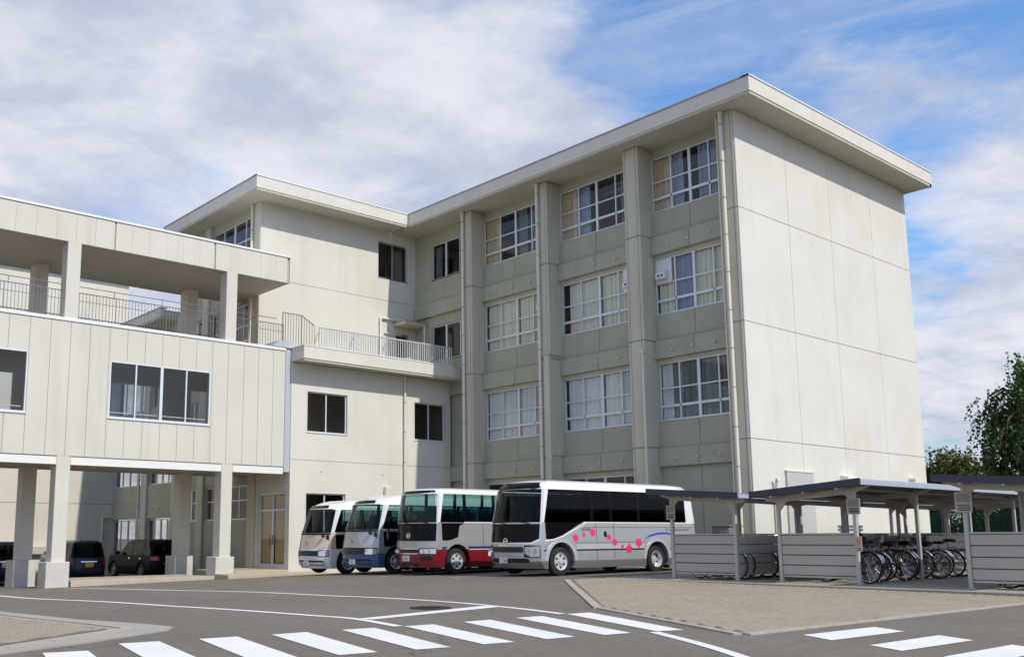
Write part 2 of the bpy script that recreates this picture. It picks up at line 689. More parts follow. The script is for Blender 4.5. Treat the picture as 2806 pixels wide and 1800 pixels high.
xs = [-3000, -600, -150, -60, -30] + [i * 1.0 for i in range(-20, 61)] + [80, 150, 600, 3000]
ys = [-3000, -600, -150, -60] + [i * 1.0 for i in range(-20, 71)] + [80, 90, 150, 600, 3000]
gm = MB()
gm.v = [(x, y, g(x, y)) for y in ys for x in xs]
nx = len(xs)
gm.f = [(j * nx + i, j * nx + i + 1, (j + 1) * nx + i + 1, (j + 1) * nx + i) for j in range(len(ys) - 1) for i in range(nx - 1)]
yard = gm.build('asphalt_yard', M_asph, smooth=True)
tag(yard, 'grey brown asphalt of the school yard', kind='structure')


def drape(poly, name, material, parent, up=0.006, cell=0.5, thick=0.0):
    """flat outline laid on the yard's surface"""
    bm = bmesh.new()
    vs = [bm.verts.new((p[0], p[1], 0)) for p in poly]
    bm.faces.new(vs)
    x0, x1 = min(p[0] for p in poly), max(p[0] for p in poly)
    y0, y1 = min(p[1] for p in poly), max(p[1] for p in poly)
    k = math.ceil(x0 / cell) * cell
    while k < x1:
        bmesh.ops.bisect_plane(bm, geom=bm.verts[:] + bm.edges[:] + bm.faces[:], plane_co=(k, 0, 0), plane_no=(1, 0, 0))
        k += cell
    k = math.ceil(y0 / cell) * cell
    while k < y1:
        bmesh.ops.bisect_plane(bm, geom=bm.verts[:] + bm.edges[:] + bm.faces[:], plane_co=(0, k, 0), plane_no=(0, 1, 0))
        k += cell
    if thick:
        r = bmesh.ops.extrude_face_region(bm, geom=bm.faces[:])
        for e in r['geom']:
            if isinstance(e, bmesh.types.BMVert):
                e.co.z = 1
        bmesh.ops.recalc_face_normals(bm, faces=bm.faces)
        for v in bm.verts:
            v.co.z = g(v.co.x, v.co.y) + (up if v.co.z > .5 else up - thick)
    else:
        for v in bm.verts:
            v.co.z = g(v.co.x, v.co.y) + up
        bmesh.ops.recalc_face_normals(bm, faces=bm.faces)
        for f in bm.faces:
            if f.normal.z < 0: f.normal_flip()
    me = bpy.data.meshes.new(name)
    bm.to_mesh(me)
    bm.free()
    me.materials.append(material)
    return link(name, me, parent)


STRIPES = [
    [(10.59, 9.70), (11.05, 9.66), (9.92, 7.19), (9.55, 7.31)],
    [(9.60, 9.74), (10.08, 9.70), (9.17, 7.39), (8.75, 7.44)],
    [(8.64, 9.76), (9.13, 9.75), (8.35, 7.53), (7.93, 7.57)],
    [(7.68, 9.79), (8.12, 9.74), (7.47, 7.60), (7.07, 7.66)],
    [(6.82, 9.92), (7.28, 9.88), (6.64, 7.69), (6.24, 7.76)],
    [(5.89, 10.0), (6.36, 9.98), (5.82, 7.84), (5.40, 7.90)],
    [(5.04, 10.12), (5.49, 10.07), (5.00, 7.97), (4.56, 8.03)],
    [(4.18, 10.26), (4.61, 10.20), (4.17, 8.10), (3.73, 8.17)],
    [(3.29, 9.95), (3.70, 9.84), (3.34, 8.24), (2.90, 8.30)],
    [(2.40, 10.0), (2.82, 9.9), (2.50, 8.36), (2.06, 8.42)],
]
for s in STRIPES:
    drape(s, 'crosswalk_stripe', M_line, yard)
for s in ([(10.46, 5.96), (12.01, 5.88), (11.74, 5.39), (10.19, 5.47)], [(10.04, 4.98), (11.60, 4.94), (11.34, 4.47), (9.80, 4.54)],
          [(9.63, 4.08), (11.2, 4.04), (10.95, 3.60), (9.40, 3.64)]):
    drape(s, 'crosswalk_stripe', M_line, yard)


def spline(pts, n=8):
    out = []
    for i in range(len(pts) - 1):
        p0, p1, p2, p3 = pts[max(i - 1, 0)], pts[i], pts[i + 1], pts[min(i + 2, len(pts) - 1)]
        for k in range(n):
            t = k / n
            out.append(tuple(.5 * ((2 * p1[a]) + (-p0[a] + p2[a]) * t + (2 * p0[a] - 5 * p1[a] + 4 * p2[a] - p3[a]) * t * t + (-p0[a] + 3 * p1[a] - 3 * p2[a] + p3[a]) * t ** 3) for a in (0, 1)))
    out.append(tuple(pts[-1]))
    return out


def line_marking(pts, w, name='road_line'):
    q = spline(pts)
    m = MB()
    for i, p in enumerate(q):
        a, b = q[max(i - 1, 0)], q[min(i + 1, len(q) - 1)]
        d = Vector((b[0] - a[0], b[1] - a[1])).normalized()
        n = Vector((-d.y, d.x)) * w / 2
        for s in (1, -1):
            x, y = p[0] + n.x * s, p[1] + n.y * s
            m.v.append((x, y, g(x, y) + .0065))
        if i:
            k = 2 * i
            m.f.append((k - 2, k - 1, k + 1, k))
    o = m.build(name, M_line, yard)
    return o


line_marking([(7.4, 27.5), (7.12, 24.5), (6.72, 18.9), (7.01, 15.84), (7.36, 13.82), (7.66, 12.06), (7.83, 11.1), (7.62, 9.82)], .14)
line_marking([(10.1, 29.0), (10.2, 25.0), (10.2, 21.0), (10.22, 18.0), (10.45, 16.0), (10.74, 14.8), (10.92, 13.4), (10.93, 12.2), (10.86, 11.3), (10.76, 10.6), (10.56, 9.75)], .14)
line_marking([(9.46, 7.28), (9.3, 7.02), (8.85, 6.25), (8.2, 5.3), (6.6, 3.2)], .14)
drape([(7.83, 11.04), (7.95, 10.82), (10.83, 11.32), (10.78, 11.66)], 'stop_bar', M_line, yard, up=.0075)
for k, y in enumerate((20.35, 23.6, 26.45)):       # bay lines between the parked buses
    line_marking([(17.6, y), (20, y - .05), (23.5, y - .1), (26.5, y - .15)], .11, 'bay_line')

# manhole cover: rim, cover, raised pattern
mh = empty('manhole_cover', (9.86, 11.9, g(9.86, 11.9)))
tag(mh, 'round dark iron manhole cover between the two white lane lines', 'manhole cover')
M_iron = mat('cast_iron', (0.055, 0.04, 0.034), 0.6, metal=0.5, var=0.3, vscale=8)
mz = .010
MB().lathe([(.33, 0.0), (.33, .012), (.30, .012), (.30, .004)], (0, 0, .0), 'z', 32).build('rim', M_iron, mh, local=True)
c_ = MB().lathe([(.285, 0.0), (.285, .012), (.0005, .013)], (0, 0, .0), 'z', 32)
for i in range(-4, 5):
    for j in range(-4, 5):
        if (i * i + j * j) < 17:
            c_.box(i * .06 - .012, i * .06 + .012, j * .06 - .012, j * .06 + .012, .011, .017)
c_.build('cover', M_iron, mh, local=True)


def paved(name, poly, n_parts, label, up, ref=(0, 0), sx=.2, sy=.1, ang=0.0):
    """block paving: bedding sheet, single blocks nearest the viewer as parts, the rest joined"""
    base = drape(poly, name, M_pavj, None, up=up - .006, cell=1.0)
    tag(base, label, kind='structure')

    def inside(x, y):
        c = False
        for i in range(len(poly)):
            x1, y1 = poly[i]
            x2, y2 = poly[i - 1]
            if (y1 > y) != (y2 > y) and x < (x2 - x1) * (y - y1) / (y2 - y1) + x1:
                c = not c
        return c
    x0, x1 = min(p[0] for p in poly), max(p[0] for p in poly)
    y0, y1 = min(p[1] for p in poly), max(p[1] for p in poly)
    blocks = []
    j = 0
    y = y0
    while y < y1:
        x = x0 - (sx / 2 if j % 2 else 0)
        while x < x1 + sx:
            if all(inside(x + a, y + b) for a in (.0, sx) for b in (.0, sy)):
                blocks.append((x + sx / 2, y + sy / 2))
            x += sx
        y += sy
        j += 1
    blocks.sort(key=lambda b: (b[0] - ref[0]) ** 2 + (b[1] - ref[1]) ** 2)

    def block(m, cx, cy, cz, tilt=0.0):
        hx, hy, c = sx / 2 - .003, sy / 2 - .003, .004
        v = []
        for (kx, ky, z) in ((hx, hy, -.02), (hx, hy, -.004), (hx - c, hy - c, 0)):
            for sxx, syy in ((-1, -1), (1, -1), (1, 1), (-1, 1)):
                v.append((cx + sxx * kx, cy + syy * ky, cz + z + tilt * sxx))
        m.add(v, [(0, 1, 5, 4), (1, 2, 6, 5), (2, 3, 7, 6), (3, 0, 4, 7), (4, 5, 9, 8), (5, 6, 10, 9), (6, 7, 11, 10), (7, 4, 8, 11), (8, 9, 10, 11)])
    bm = MB()
    block(bm, 0, 0, 0)
    me = bm.mesh('paving_block', M_pav)
    for (x, y) in blocks[:n_parts]:
        link('paving_block', me, base, (x, y, g(x, y) + up + .006 + random.uniform(-.0015, .0015)), (random.uniform(-.006, .006), random.uniform(-.006, .006), 0))
    rest = MB()
    for (x, y) in blocks[n_parts:]:
        block(rest, x, y, g(x, y) + up + .006 + random.uniform(-.0015, .0015), random.uniform(-.0012, .0012))
    if rest.v:
        o = rest.build('paving_field', M_pav, base)
        o['kind'] = 'stuff'
    return base


def strip(pts, w, z0, name, material, parent, up=.02):
    """edging stones one after another along a line"""
    for i in range(len(pts) - 1):
        a, b = Vector(pts[i]), Vector(pts[i + 1])
        L_ = (b - a).length
        n = max(1, round(L_ / .6))
        d = (b - a) / n
        nrm = Vector((-d.y, d.x)).normalized() * w
        for k in range(n):
            p, q = a + d * k + d.normalized() * .004, a + d * (k + 1) - d.normalized() * .004
            drape([p, q, q + nrm, p + nrm], name, material, parent, up=up + random.uniform(-.002, .002), cell=5, thick=.06)


apron_poly = [(18.1, 16.45), (11.8, 10.05), (10.0, 6.45), (19.5, 6.15), (19.5, 16.45)]
apron = paved('paved_apron', apron_poly, 280, 'tan block paving in front of the bicycle shelters', .012, ref=(9.0, 6.5))
strip([(19.5, 6.15 - .0), (10.0, 6.45)], .11, 0, 'edging_stone', M_kerb, apron)
strip([(10.0, 6.45), (11.8, 10.05)], .11, 0, 'edging_stone', M_kerb, apron)
strip([(11.8, 10.05), (18.1, 16.45)], .14, 0, 'edging_stone', M_kerb, apron, up=.026)

isl = drape([(4.60, 16.4), (4.90, 13.5), (5.28, 12.2), (5.40, 11.55), (5.2, 11.25), (4.0, 10.57), (2.96, 10.12), (0.4, 9.1), (0.4, 16.4)], 'corner_island', M_gutter, None, up=.016, thick=.05)
tag(isl, 'pale concrete corner island with block paving at the left edge', kind='structure')
strip([(4.30, 16.3), (4.45, 14.2), (4.80, 11.7)], .12, 0, 'edging_stone', M_kerb, isl, up=.03)
strip([(4.80, 11.66), (3.05, 10.52), (0.5, 9.5)], .12, 0, 'edging_stone', M_kerb, isl, up=.03)
isl_pave = paved('island_paving', [(4.14, 16.2), (4.30, 14.1), (4.64, 11.74), (2.95, 10.66), (0.5, 9.68), (0.5, 16.2)], 150, 'tan block paving inside the corner island', .028, ref=(3.5, 11))

# raised concrete base of the bicycle shelters
PLAT_Z = .10
plat = MB().cbox(19.55, 33.0, 4.0, 16.55, -.2, PLAT_Z, .015).build('shelter_base', mat('shelter_base_concrete', (0.42, 0.365, 0.29), 0.9, var=0.5, vscale=1.2, spots=0.2, bump=0.3), None)
tag(plat, 'low concrete base under the bicycle shelters', kind='structure')
# ------------------------------------------------------------------ building helpers
def T(axis, plane, a, d, z):
    return (plane + d, a, z) if axis == 'x' else (a, plane + d, z)


def abox(m, axis, plane, a0, a1, d0, d1, z0, z1, c=0.0):
    """box on a wall: a along the wall, d inwards from its plane"""
    p, q = T(axis, plane, a0, d0, z0), T(axis, plane, a1, d1, z1)
    if c: return m.cbox(p[0], q[0], p[1], q[1], p[2], q[2], c)
    return m.box(p[0], q[0], p[1], q[1], p[2], q[2])


def pierced(name, material, parent, axis, plane, thick, a0, a1, z0, z1, holes):
    """wall slab with real openings and reveals"""
    As = sorted(set([a0, a1] + [v for h in holes for v in h[:2] if a0 < v < a1]))
    Zs = sorted(set([z0, z1] + [v for h in holes for v in h[2:] if z0 < v < z1]))

    def hole(i, j):
        if i < 0 or j < 0 or i >= len(As) - 1 or j >= len(Zs) - 1: return True
        a, z = (As[i] + As[i + 1]) / 2, (Zs[j] + Zs[j + 1]) / 2
        return any(h[0] < a < h[1] and h[2] < z < h[3] for h in holes)
    m = MB()
    for i in range(len(As) - 1):
        for j in range(len(Zs) - 1):
            if hole(i, j): continue
            A0, A1, Z0, Z1 = As[i], As[i + 1], Zs[j], Zs[j + 1]
            for d in (0, thick):
                m.poly([T(axis, plane, A0, d, Z0), T(axis, plane, A1, d, Z0), T(axis, plane, A1, d, Z1), T(axis, plane, A0, d, Z1)])
            for (di, dj, e) in ((-1, 0, ((A0, Z0), (A0, Z1))), (1, 0, ((A1, Z0), (A1, Z1))), (0, -1, ((A0, Z0), (A1, Z0))), (0, 1, ((A0, Z1), (A1, Z1)))):
                if hole(i + di, j + dj):
                    (b0, y0), (b1, y1) = e
                    m.poly([T(axis, plane, b0, 0, y0), T(axis, plane, b1, 0, y1), T(axis, plane, b1, thick, y1), T(axis, plane, b0, thick, y0)])
    return m.build(name, material, parent)


def window(parent, axis, plane, a0, a1, z0, z1, bars=(), mids=(), wide=(), trans=(), fw=.05, depth=.07, gl=None, frame=None, sill=.0, name='window', curtains=(), cd=.14):
    """window: frame (part) with panes and curtains under it. bars/wide: upright bars at a; mids/trans: level bars at z"""
    m = MB()
    gl = gl or M_glass
    frame = frame or M_alu
    abox(m, axis, plane, a0, a0 + fw, 0, depth, z0, z1)
    abox(m, axis, plane, a1 - fw, a1, 0, depth, z0, z1)
    abox(m, axis, plane, a0 + fw, a1 - fw, 0, depth, z0, z0 + fw)
    abox(m, axis, plane, a0 + fw, a1 - fw, 0, depth, z1 - fw, z1)
    ups = sorted([(a, .027, .008) for a in bars] + [(a, .055, .0) for a in wide])
    lev = sorted([(z, .024, .012) for z in mids] + [(z, .048, .004) for z in trans])
    for (a, h, d) in ups:
        abox(m, axis, plane, a - h, a + h, d - .004, depth - .004, z0 + fw - .002, z1 - fw + .002)
    for (z, h, d) in lev:
        abox(m, axis, plane, a0 + fw - .002, a1 - fw + .002, d, depth - .008, z - h, z + h)
    if sill:
        abox(m, axis, plane, a0 - .03, a1 + .03, -sill, depth, z0 - .045, z0 - .001)
    w = m.build(name, frame, parent)
    ea = [a0 + fw] + [a for a, _, _ in ups] + [a1 - fw]
    ez = [z0 + fw] + [z for z, _, _ in lev] + [z1 - fw]
    for i in range(len(ea) - 1):
        for j in range(len(ez) - 1):
            p = MB()
            dd = .034 + random.uniform(-.004, .004)
            abox(p, axis, plane, ea[i], ea[i + 1], dd, dd + .006, ez[j], ez[j + 1])
            p.build('pane', gl, w)
    for (c0, c1, cz0, cz1, cm) in curtains:
        curtain(w, axis, plane, c0, c1, cz0, cz1, cm, cd + random.uniform(0, .03))
    return w


def curtain(parent, axis, plane, a0, a1, z0, z1, cm, d):
    m = MB()
    n = max(6, int((a1 - a0) / .028))
    ph = random.uniform(0, 6)
    prev = None
    per = random.uniform(.15, .21)
    amp = random.uniform(.025, .04)
    for i in range(n + 1):
        a = a0 + (a1 - a0) * i / n
        w = amp * math.sin(2 * PI * a / per + ph) + amp * .5 * math.sin(2 * PI * a / (per * 1.7) + ph * 2) + .012 * math.sin(a * 60)
        m.v.append(T(axis, plane, a, d + w * .8 + .03, z1))
        m.v.append(T(axis, plane, a, d + w * 1.2 + .03, z0))
        if i:
            k = 2 * i
            m.f.append((k - 2, k, k + 1, k - 1))
    return m.build('curtain', cm, parent, smooth=True)


def downpipe(parent, x, y, z0, z1, r=.055, wall=(0, 1), name='downpipe'):
    """pipe with brackets; wall = direction towards the wall"""
    p = MB().tube([(x, y, z0), (x, y, z1)], r, 12).build(name, M_pipe, parent, smooth=True)
    b = MB()
    b.lathe([(r + .008, -.02), (r + .008, .02)], (0, 0, 0), 'z', 12)
    b.box(min(0, wall[0] * .14) - .012, max(0, wall[0] * .14) + .012, min(0, wall[1] * .14) - .012, max(0, wall[1] * .14) + .012, -.012, .012)
    me = b.mesh('bracket', M_pipeb)
    zz = []
    z = z0 + .6
    while z < z1:
        zz.append((x, y, z))
        z += 1.36
    copies(me, 'bracket', p, zz)
    return p


def eave(parent, x0, x1, y0, y1, z, sides, h=.60):
    """flat roof slab with fascia, recessed drip line and metal cap"""
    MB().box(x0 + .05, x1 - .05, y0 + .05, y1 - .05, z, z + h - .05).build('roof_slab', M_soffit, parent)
    for s in sides:
        f = MB()
        c = MB()
        d = MB()
        zz0, zz1 = z + .06, z + h
        if s == '-x':
            f.cbox(x0, x0 + .2, y0 + .0015, y1, zz0, zz1, .012); c.box(x0 - .03, x0 + .3, y0 - .028, y1, zz1 + .002, zz1 + .05); d.box(x0 + .03, x0 + .2, y0 + .032, y1, z - .03, zz0)
        if s == '-y':
            f.cbox(x0 + .002, x1, y0, y0 + .2, zz0, zz1, .012); c.box(x0 - .03, x1, y0 - .03, y0 + .3, zz1 + .003, zz1 + .052); d.box(x0 + .032, x1, y0 + .03, y0 + .2, z - .031, zz0)
        if s == '+x':
            f.cbox(x1 - .2, x1 + .002, y0 + .01, y1, zz0, zz1, .012); c.box(x1 - .3, x1 + .03, y0, y1, zz1 + .001, zz1 + .05); d.box(x1 - .2, x1 - .03, y0 + .03, y1, z - .03, zz0)
        if s == '+y':
            f.cbox(x0, x1, y1 - .2, y1, zz0, zz1, .012); c.box(x0, x1, y1 - .3, y1 + .03, zz1 + .001, zz1 + .05); d.box(x0 + .03, x1, y1 - .2, y1 - .03, z - .03, zz0)
        fo = f.build('fascia', M_wall, parent)
        c.build('roof_cap', M_cap if s in ('-y', '+y') else M_darkcap, fo)  # x-side caps get a darker grey: their shade is put into the colour
        d.build('drip_edge', M_soffit, fo)


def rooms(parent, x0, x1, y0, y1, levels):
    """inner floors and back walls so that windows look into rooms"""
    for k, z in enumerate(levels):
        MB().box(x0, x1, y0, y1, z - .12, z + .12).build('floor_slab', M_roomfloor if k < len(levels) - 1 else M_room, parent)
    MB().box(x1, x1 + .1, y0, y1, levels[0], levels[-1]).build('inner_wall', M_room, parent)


F = 4.08               # storey height
JZ = [4.40, 8.48, 12.57]
SOFF = 16.20

# ================================================================== main block
XP, XB, XU, XW = 29.0, 29.60, 29.75, 29.84       # pilaster front, beam face, spandrel face, window plane
school = empty('school_building', (35.6, 27, 0))
tag(school, 'tall cream four storey school block with windows, columns and blank sunlit gable wall', 'school')

# gable wall facing the viewer: large panels with open joints over a backing
gx = [29.02, 32.35, 35.50, 38.95, 42.3]
gz = [-.2] + JZ + [SOFF]
MB().box(29.06, 42.28, 18.035, 18.3, -.2, SOFF).build('gable_backing', M_joint, school)
for i in range(4):
    for j in range(4):
        MB().cbox(gx[i] + (.0 if i == 0 else .008), gx[i + 1] - (.0 if i == 3 else .008), 18.0, 18.05, gz[j] + .009, gz[j + 1] - .009, .006).build('wall_panel', M_wall, school)
MB().box(42.1, 42.27, 18.3, 45, -.2, SOFF).build('side_wall', M_wall, school)
MB().box(29.9, 42.2, 44.8, 45, -.2, SOFF).build('rear_wall', M_wall, school)
MB().box(29.9, 30.1, 37.0, 45, 8.5, SOFF).build('upper_wall', M_wall, school)

M_groove_shade = mat('column_groove_shade', (0.26, 0.24, 0.20), .9)
PIL = [(18.05, 18.73), (22.28, 23.02), (27.15, 27.77), (31.95, 32.58)]
for k, (a0, a1) in enumerate(PIL):
    for j in range(4):
        z0, z1 = gz[j] + .012, gz[j + 1] - .012
        if k == 0:
            # the corner column is flush with the gable
            MB().cbox(XP, XU + .3, a0 + .01, a1, z0, z1, .01).build('column', M_wall2, school)
        else:
            o = MB()
            o.cbox(XP, XU + .3, a0, a1, z0, z1, .035)
            o.build('column', M_wall2, school)
    MB().box(XP + .03, XU + .2, a0 + .03, a1 - .03, -.2, SOFF).build('column_core', M_joint, school)
    # raised dark strip beside the column edge, painting the shade of an upright channel
    for gy_ in (a0 + .10, a1 - .13):
        MB().box(XP - .003, XP + .01, gy_, gy_ + .022, 0, SOFF).build('groove_shade', M_groove_shade, school)

BAYS = [(18.73, 22.28), (23.02, 27.15), (27.77, 31.95)]
cr, wh, tn, gy, dk = M_cur_cream, M_cur_white, M_cur_tan, M_cur_grey, M_cur_dark


def cols(b0, b1):
    c = (b0 + b1) / 2
    q = (b1 - b0) / 4
    return c, c + q * .96, c - q * .96


CUR = {
    (3, 0): [(21.36, 22.22, tn), (20.85, 21.30, gy), (19.75, 20.2, gy), (18.80, 19.65, gy)],
    (3, 1): [(26.15, 27.08, tn), (25.55, 26.05, gy), (23.1, 23.9, dk)],
    (3, 2): [(30.98, 31.88, tn), (29.2, 29.7, dk), (28.4, 29.0, gy)],
    (2, 0): [(21.5, 22.2, cr), (20.62, 21.45, gy), (18.80, 20.5, cr)],
    (2, 1): [(25.1, 26.80, cr), (23.08, 25.04, cr)],
    (2, 2): [(29.88, 31.80, cr), (27.9, 29.84, cr)],
    (1, 0): [(21.75, 22.22, wh), (20.55, 21.7, dk), (18.80, 20.45, dk)],
    (1, 1): [(25.1, 27.0, wh), (23.08, 25.04, wh)],
    (1, 2): [(29.88, 31.84, wh), (27.85, 29.84, wh)],
}
for b, (b0, b1) in enumerate(BAYS):
    c, cl, crr = cols(b0, b1)
    for f in range(4):
        zb = f * F
        # lower beam with drip, spandrel above it, both in two slabs with a joint between
        if f:
            z0, z1 = JZ[f - 1] - .70, JZ[f - 1] - .012
            for (y0, y1) in ((b0 + .004, c - .012), (c + .012, b1 - .004)):
                MB().cbox(XB, XB + .3, y0, y1, z0, z1, .012).build('beam_panel', M_green, school)
            MB().box(XB + .02, XB + .3, b0 + .002, b1 - .002, z0 + .02, z1 + .03).build('beam_core', M_joint, school)
            for yy in (c + .03, c + (b1 - b0) * .26, c - (b1 - b0) * .26):
                MB().tube([(XB - .08, yy, z0 + .30), (XB + .02, yy, z0 + .30)], .038, 10).build('drain_stub', M_pipe, school)
            s0, s1 = JZ[f - 1] + .012, zb + 1.34
            for (y0, y1) in ((b0 + .006, c - .012), (c + .012, b1 - .006)):
                MB().cbox(XU, XU + .2, y0, y1, s0, s1, .01).build('spandrel_panel', M_green, school)
            MB().box(XU + .02, XU + .2, b0, b1, s0 - .02, s1 - .02).build('spandrel_core', M_joint, school)
            # lintel under the next beam
            w0, w1 = zb + 1.36, zb + 3.56
            top = SOFF if f == 3 else JZ[f] - .70
            MB().box(XU + .05, XU + .3, b0, b1, w1 + .004, top).build('lintel', M_wall2 if f < 3 else M_green, school)
            cu = [(p, q, w0 + .06, w1 - .05, mm) for (p, q, mm) in CUR.get((f, b), [])]
            window(school, 'x', XW, b0 + .02, b1 - .02, w0, w1, bars=(cl, crr), wide=(c,), mids=(w0 + 1.22,), trans=(w0 + .54,), sill=.09, curtains=cu, cd=.09)
            if f == 3:
                for yy in (c + .03, c + (b1 - b0) * .26, c - (b1 - b0) * .26):
                    MB().tube([(XU + .02, yy, w1 + .24), (XU + .07, yy, w1 + .24)], .028, 10).build('drain_stub', M_green, school)
        else:
            if b == 0:
                for (y0, y1) in ((b0 + .006, c - .012), (c + .012, b1 - .006)):
                    MB().cbox(XU, XU + .2, y0, y1, -.2, 3.70, .01).build('spandrel_panel', M_green, school)
                MB().box(XU + .02, XU + .2, b0, b1, -.2, 3.70).build('spandrel_core', M_joint, school)
            else:
                MB().box(XU, XU + .2, b0, b1, -.2, 1.0).build('base_wall', M_green, school)
                window(school, 'x', XW, b0 + .02, b1 - .02, 1.0, 3.5, bars=(cl, crr), wide=(c,), trans=(1.6,), sill=.09, gl=M_glassd)
                MB().box(XU + .05, XU + .3, b0, b1, 3.504, 3.70).build('lintel', M_wall2, school)

# end bay next to the inner corner: plain two light windows in a green wall
E0, E1 = 32.58, 37.0
eh = [(33.15, 35.72, 13.72, 15.52), (33.15, 35.72, 9.62, 11.36)]
pierced('end_bay_wall', M_green, school, 'x', XU, .2, E0, E1, -.2, SOFF, eh)
for k, z in enumerate(JZ):
    MB().cbox(XB, XU - .002, E0 + .004, E1 - (.0 if z > 9 else 2.8), z - .70, z - .012, .012).build('beam_panel', M_green, school)
for (z0, z1) in ((12.6, 13.6), (15.6, 16.18), (11.4, 11.8)):
    MB().box(XU - .004, XU + .002, 34.72, 34.745, z0, z1).build('joint', M_joint, school)
for z in (12.2,):
    for yy in (33.4, 34.75, 36.0):
        MB().tube([(XB - .05, yy, z), (XB + .02, yy, z)], .028, 10).build('drain_stub', M_pipe, school)
window(school, 'x', XU + .06, 33.15, 35.72, 13.72, 15.52, wide=(34.68,), bars=(33.66,), gl=M_glassd, sill=.06, curtains=[(35.2, 35.65, 13.8, 15.4, dk), (34.75, 35.0, 13.8, 15.4, dk)])
window(school, 'x', XU + .06, 33.15, 35.72, 9.62, 11.36, wide=(34.68,), bars=(33.66,), gl=M_glassd, sill=.06)

for y in (18.47, 27.62, 32.44):
    zt = SOFF - .05
    dp = downpipe(school, XP - .10, y, .15, zt, .072, wall=(1, 0))
    MB().lathe([(.06, 0), (.11, .14), (.12, .16)], (XP - .10, y, zt - .14), 'z', 12).build('hopper', M_pipe, dp)
for y in (18.66, 27.70):
    MB().tube([(XP - .03, y + .05, .2), (XP - .03, y + .05, SOFF - .1)], .022, 8).build('conduit', M_pipe, school)
# short boxed pipe casing on the column between the second and third bays
MB().cbox(XP - .12, XP + .02, 27.10, 27.42, -.1, 8.62, .02).build('pipe_casing', M_wall2, school)
MB().cbox(XP - .15, XP + .6, 27.04, 27.46, 8.62, 8.70, .012).build('casing_cap', M_soffit, school)
MB().tube([(XP - .06, 22.33, -.1), (XP - .06, 22.33, 8.05), (XP + .1, 22.33, 8.05)], .05, 10).build('drain_pipe', M_pipe, school, smooth=True)
MB().box(XP - .14, XP + .02, 22.26, 22.42, 7.98, 8.1).build('drain_box', M_pipe, school)

# white vent hoods fixed in the third floor windows
for (y, z) in ((21.85, 10.98), (23.45, 10.98), (28.2, 10.98)):
    vp = MB().box(XW - .02, XW + .03, y - .36, y + .36, 10.72, 11.66).build('vent_plate', M_white, school)
    hd = MB().prism([(XW - .30, z - .12), (XW - .30, z + .08), (XW - .18, z + .2), (XW - .02, z + .2), (XW - .02, z - .12)], y - .23, y + .2, 'y').build('vent_hood', M_white, vp)
    for q in (-.10, .06):
        MB().box(XW - .305, XW - .29, y + q - .045, y + q + .045, z - .05, z + .03).build('vent_outlet', M_hole, hd)

eave(school, 28.28, 42.62, 16.88, 45.2, SOFF, ('-x', '-y', '+x', '+y'))
rooms(school, 30.2, 36.0, 18.4, 36.8, [.0, 4.35, 8.43, 12.5, 16.1])
for (yy0, yy1) in ((22.6, 22.75), (27.4, 27.55), (32.2, 32.35)):
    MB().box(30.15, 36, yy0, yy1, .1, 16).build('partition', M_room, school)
M_lamp = mat('ceiling_lamp_white', (0.85, 0.86, 0.88), 0.5)
for (yy, xx) in ((20.4, 31.6), (25.0, 31.6), (29.9, 31.6), (20.4, 33.4), (25.0, 33.4), (29.9, 33.4)):
    MB().box(xx - .12, xx + .12, yy - 1.2, yy + 1.2, 15.80, 15.90).build('ceiling_lamp', M_lamp, school)

# things fixed at the foot of the gable
MB().cbox(31.05, 32.85, 17.92, 17.998, .1, 3.36, .01).build('service_panel', mat('service_panel_grey', (0.50, 0.485, 0.46), 0.7), school)
MB().box(31.03, 32.87, 17.90, 17.998, 3.36, 3.40).build('panel_cap', M_pipe, school)
MB().prism([(17.98, 3.16), (17.70, 3.22), (17.70, 3.30), (17.98, 3.36)], 34.95, 35.95, 'x').build('door_hood', M_cap, school)
dpp = MB().tube([(30.25, 17.88, .1), (30.25, 17.88, 2.95), (30.2, 17.82, 3.1), (30.25, 17.8, 3.0)], .06, 10).build('vent_pipe', M_pipe, school, smooth=True)
MB().cbox(40.6, 41.1, 17.72, 17.99, 2.85, 3.45, .02).build('meter_box', M_pipe, school)
MB().box(34.9, 36.0, 17.95, 17.998, .1, 2.4).build('service_door', mat('door_cream', (0.55, 0.54, 0.50), 0.6), school)

# ================================================================== wing behind the terrace
WX, WY = 20.80, 37.0
wing = empty('school_wing', (25, 41, 0))
tag(wing, 'cream school wing behind the terrace with a flat projecting eave and one small window', 'school')
pierced('front_wall', M_wall, wing, 'y', WY, .25, WX + .02, XU - .004, 3.9, SOFF, [(27.40, 29.24, 13.80, 15.63), (28.50, 29.32, 8.78, 11.10)])
MB().box(21.0, XU - .01, WY + .004, WY + .014, 12.66, 12.685).build('joint', M_joint, wing)
MB().box(WX + .6, XU - .01, WY - .003, WY + .003, 12.655, 12.68).build('joint', M_joint, wing)
window(wing, 'y', WY + .10, 27.40, 29.24, 13.80, 15.63, bars=(28.34,), gl=M_glassd, frame=M_alud, sill=.10, curtains=[(28.5, 29.1, 13.9, 15.4, dk)])
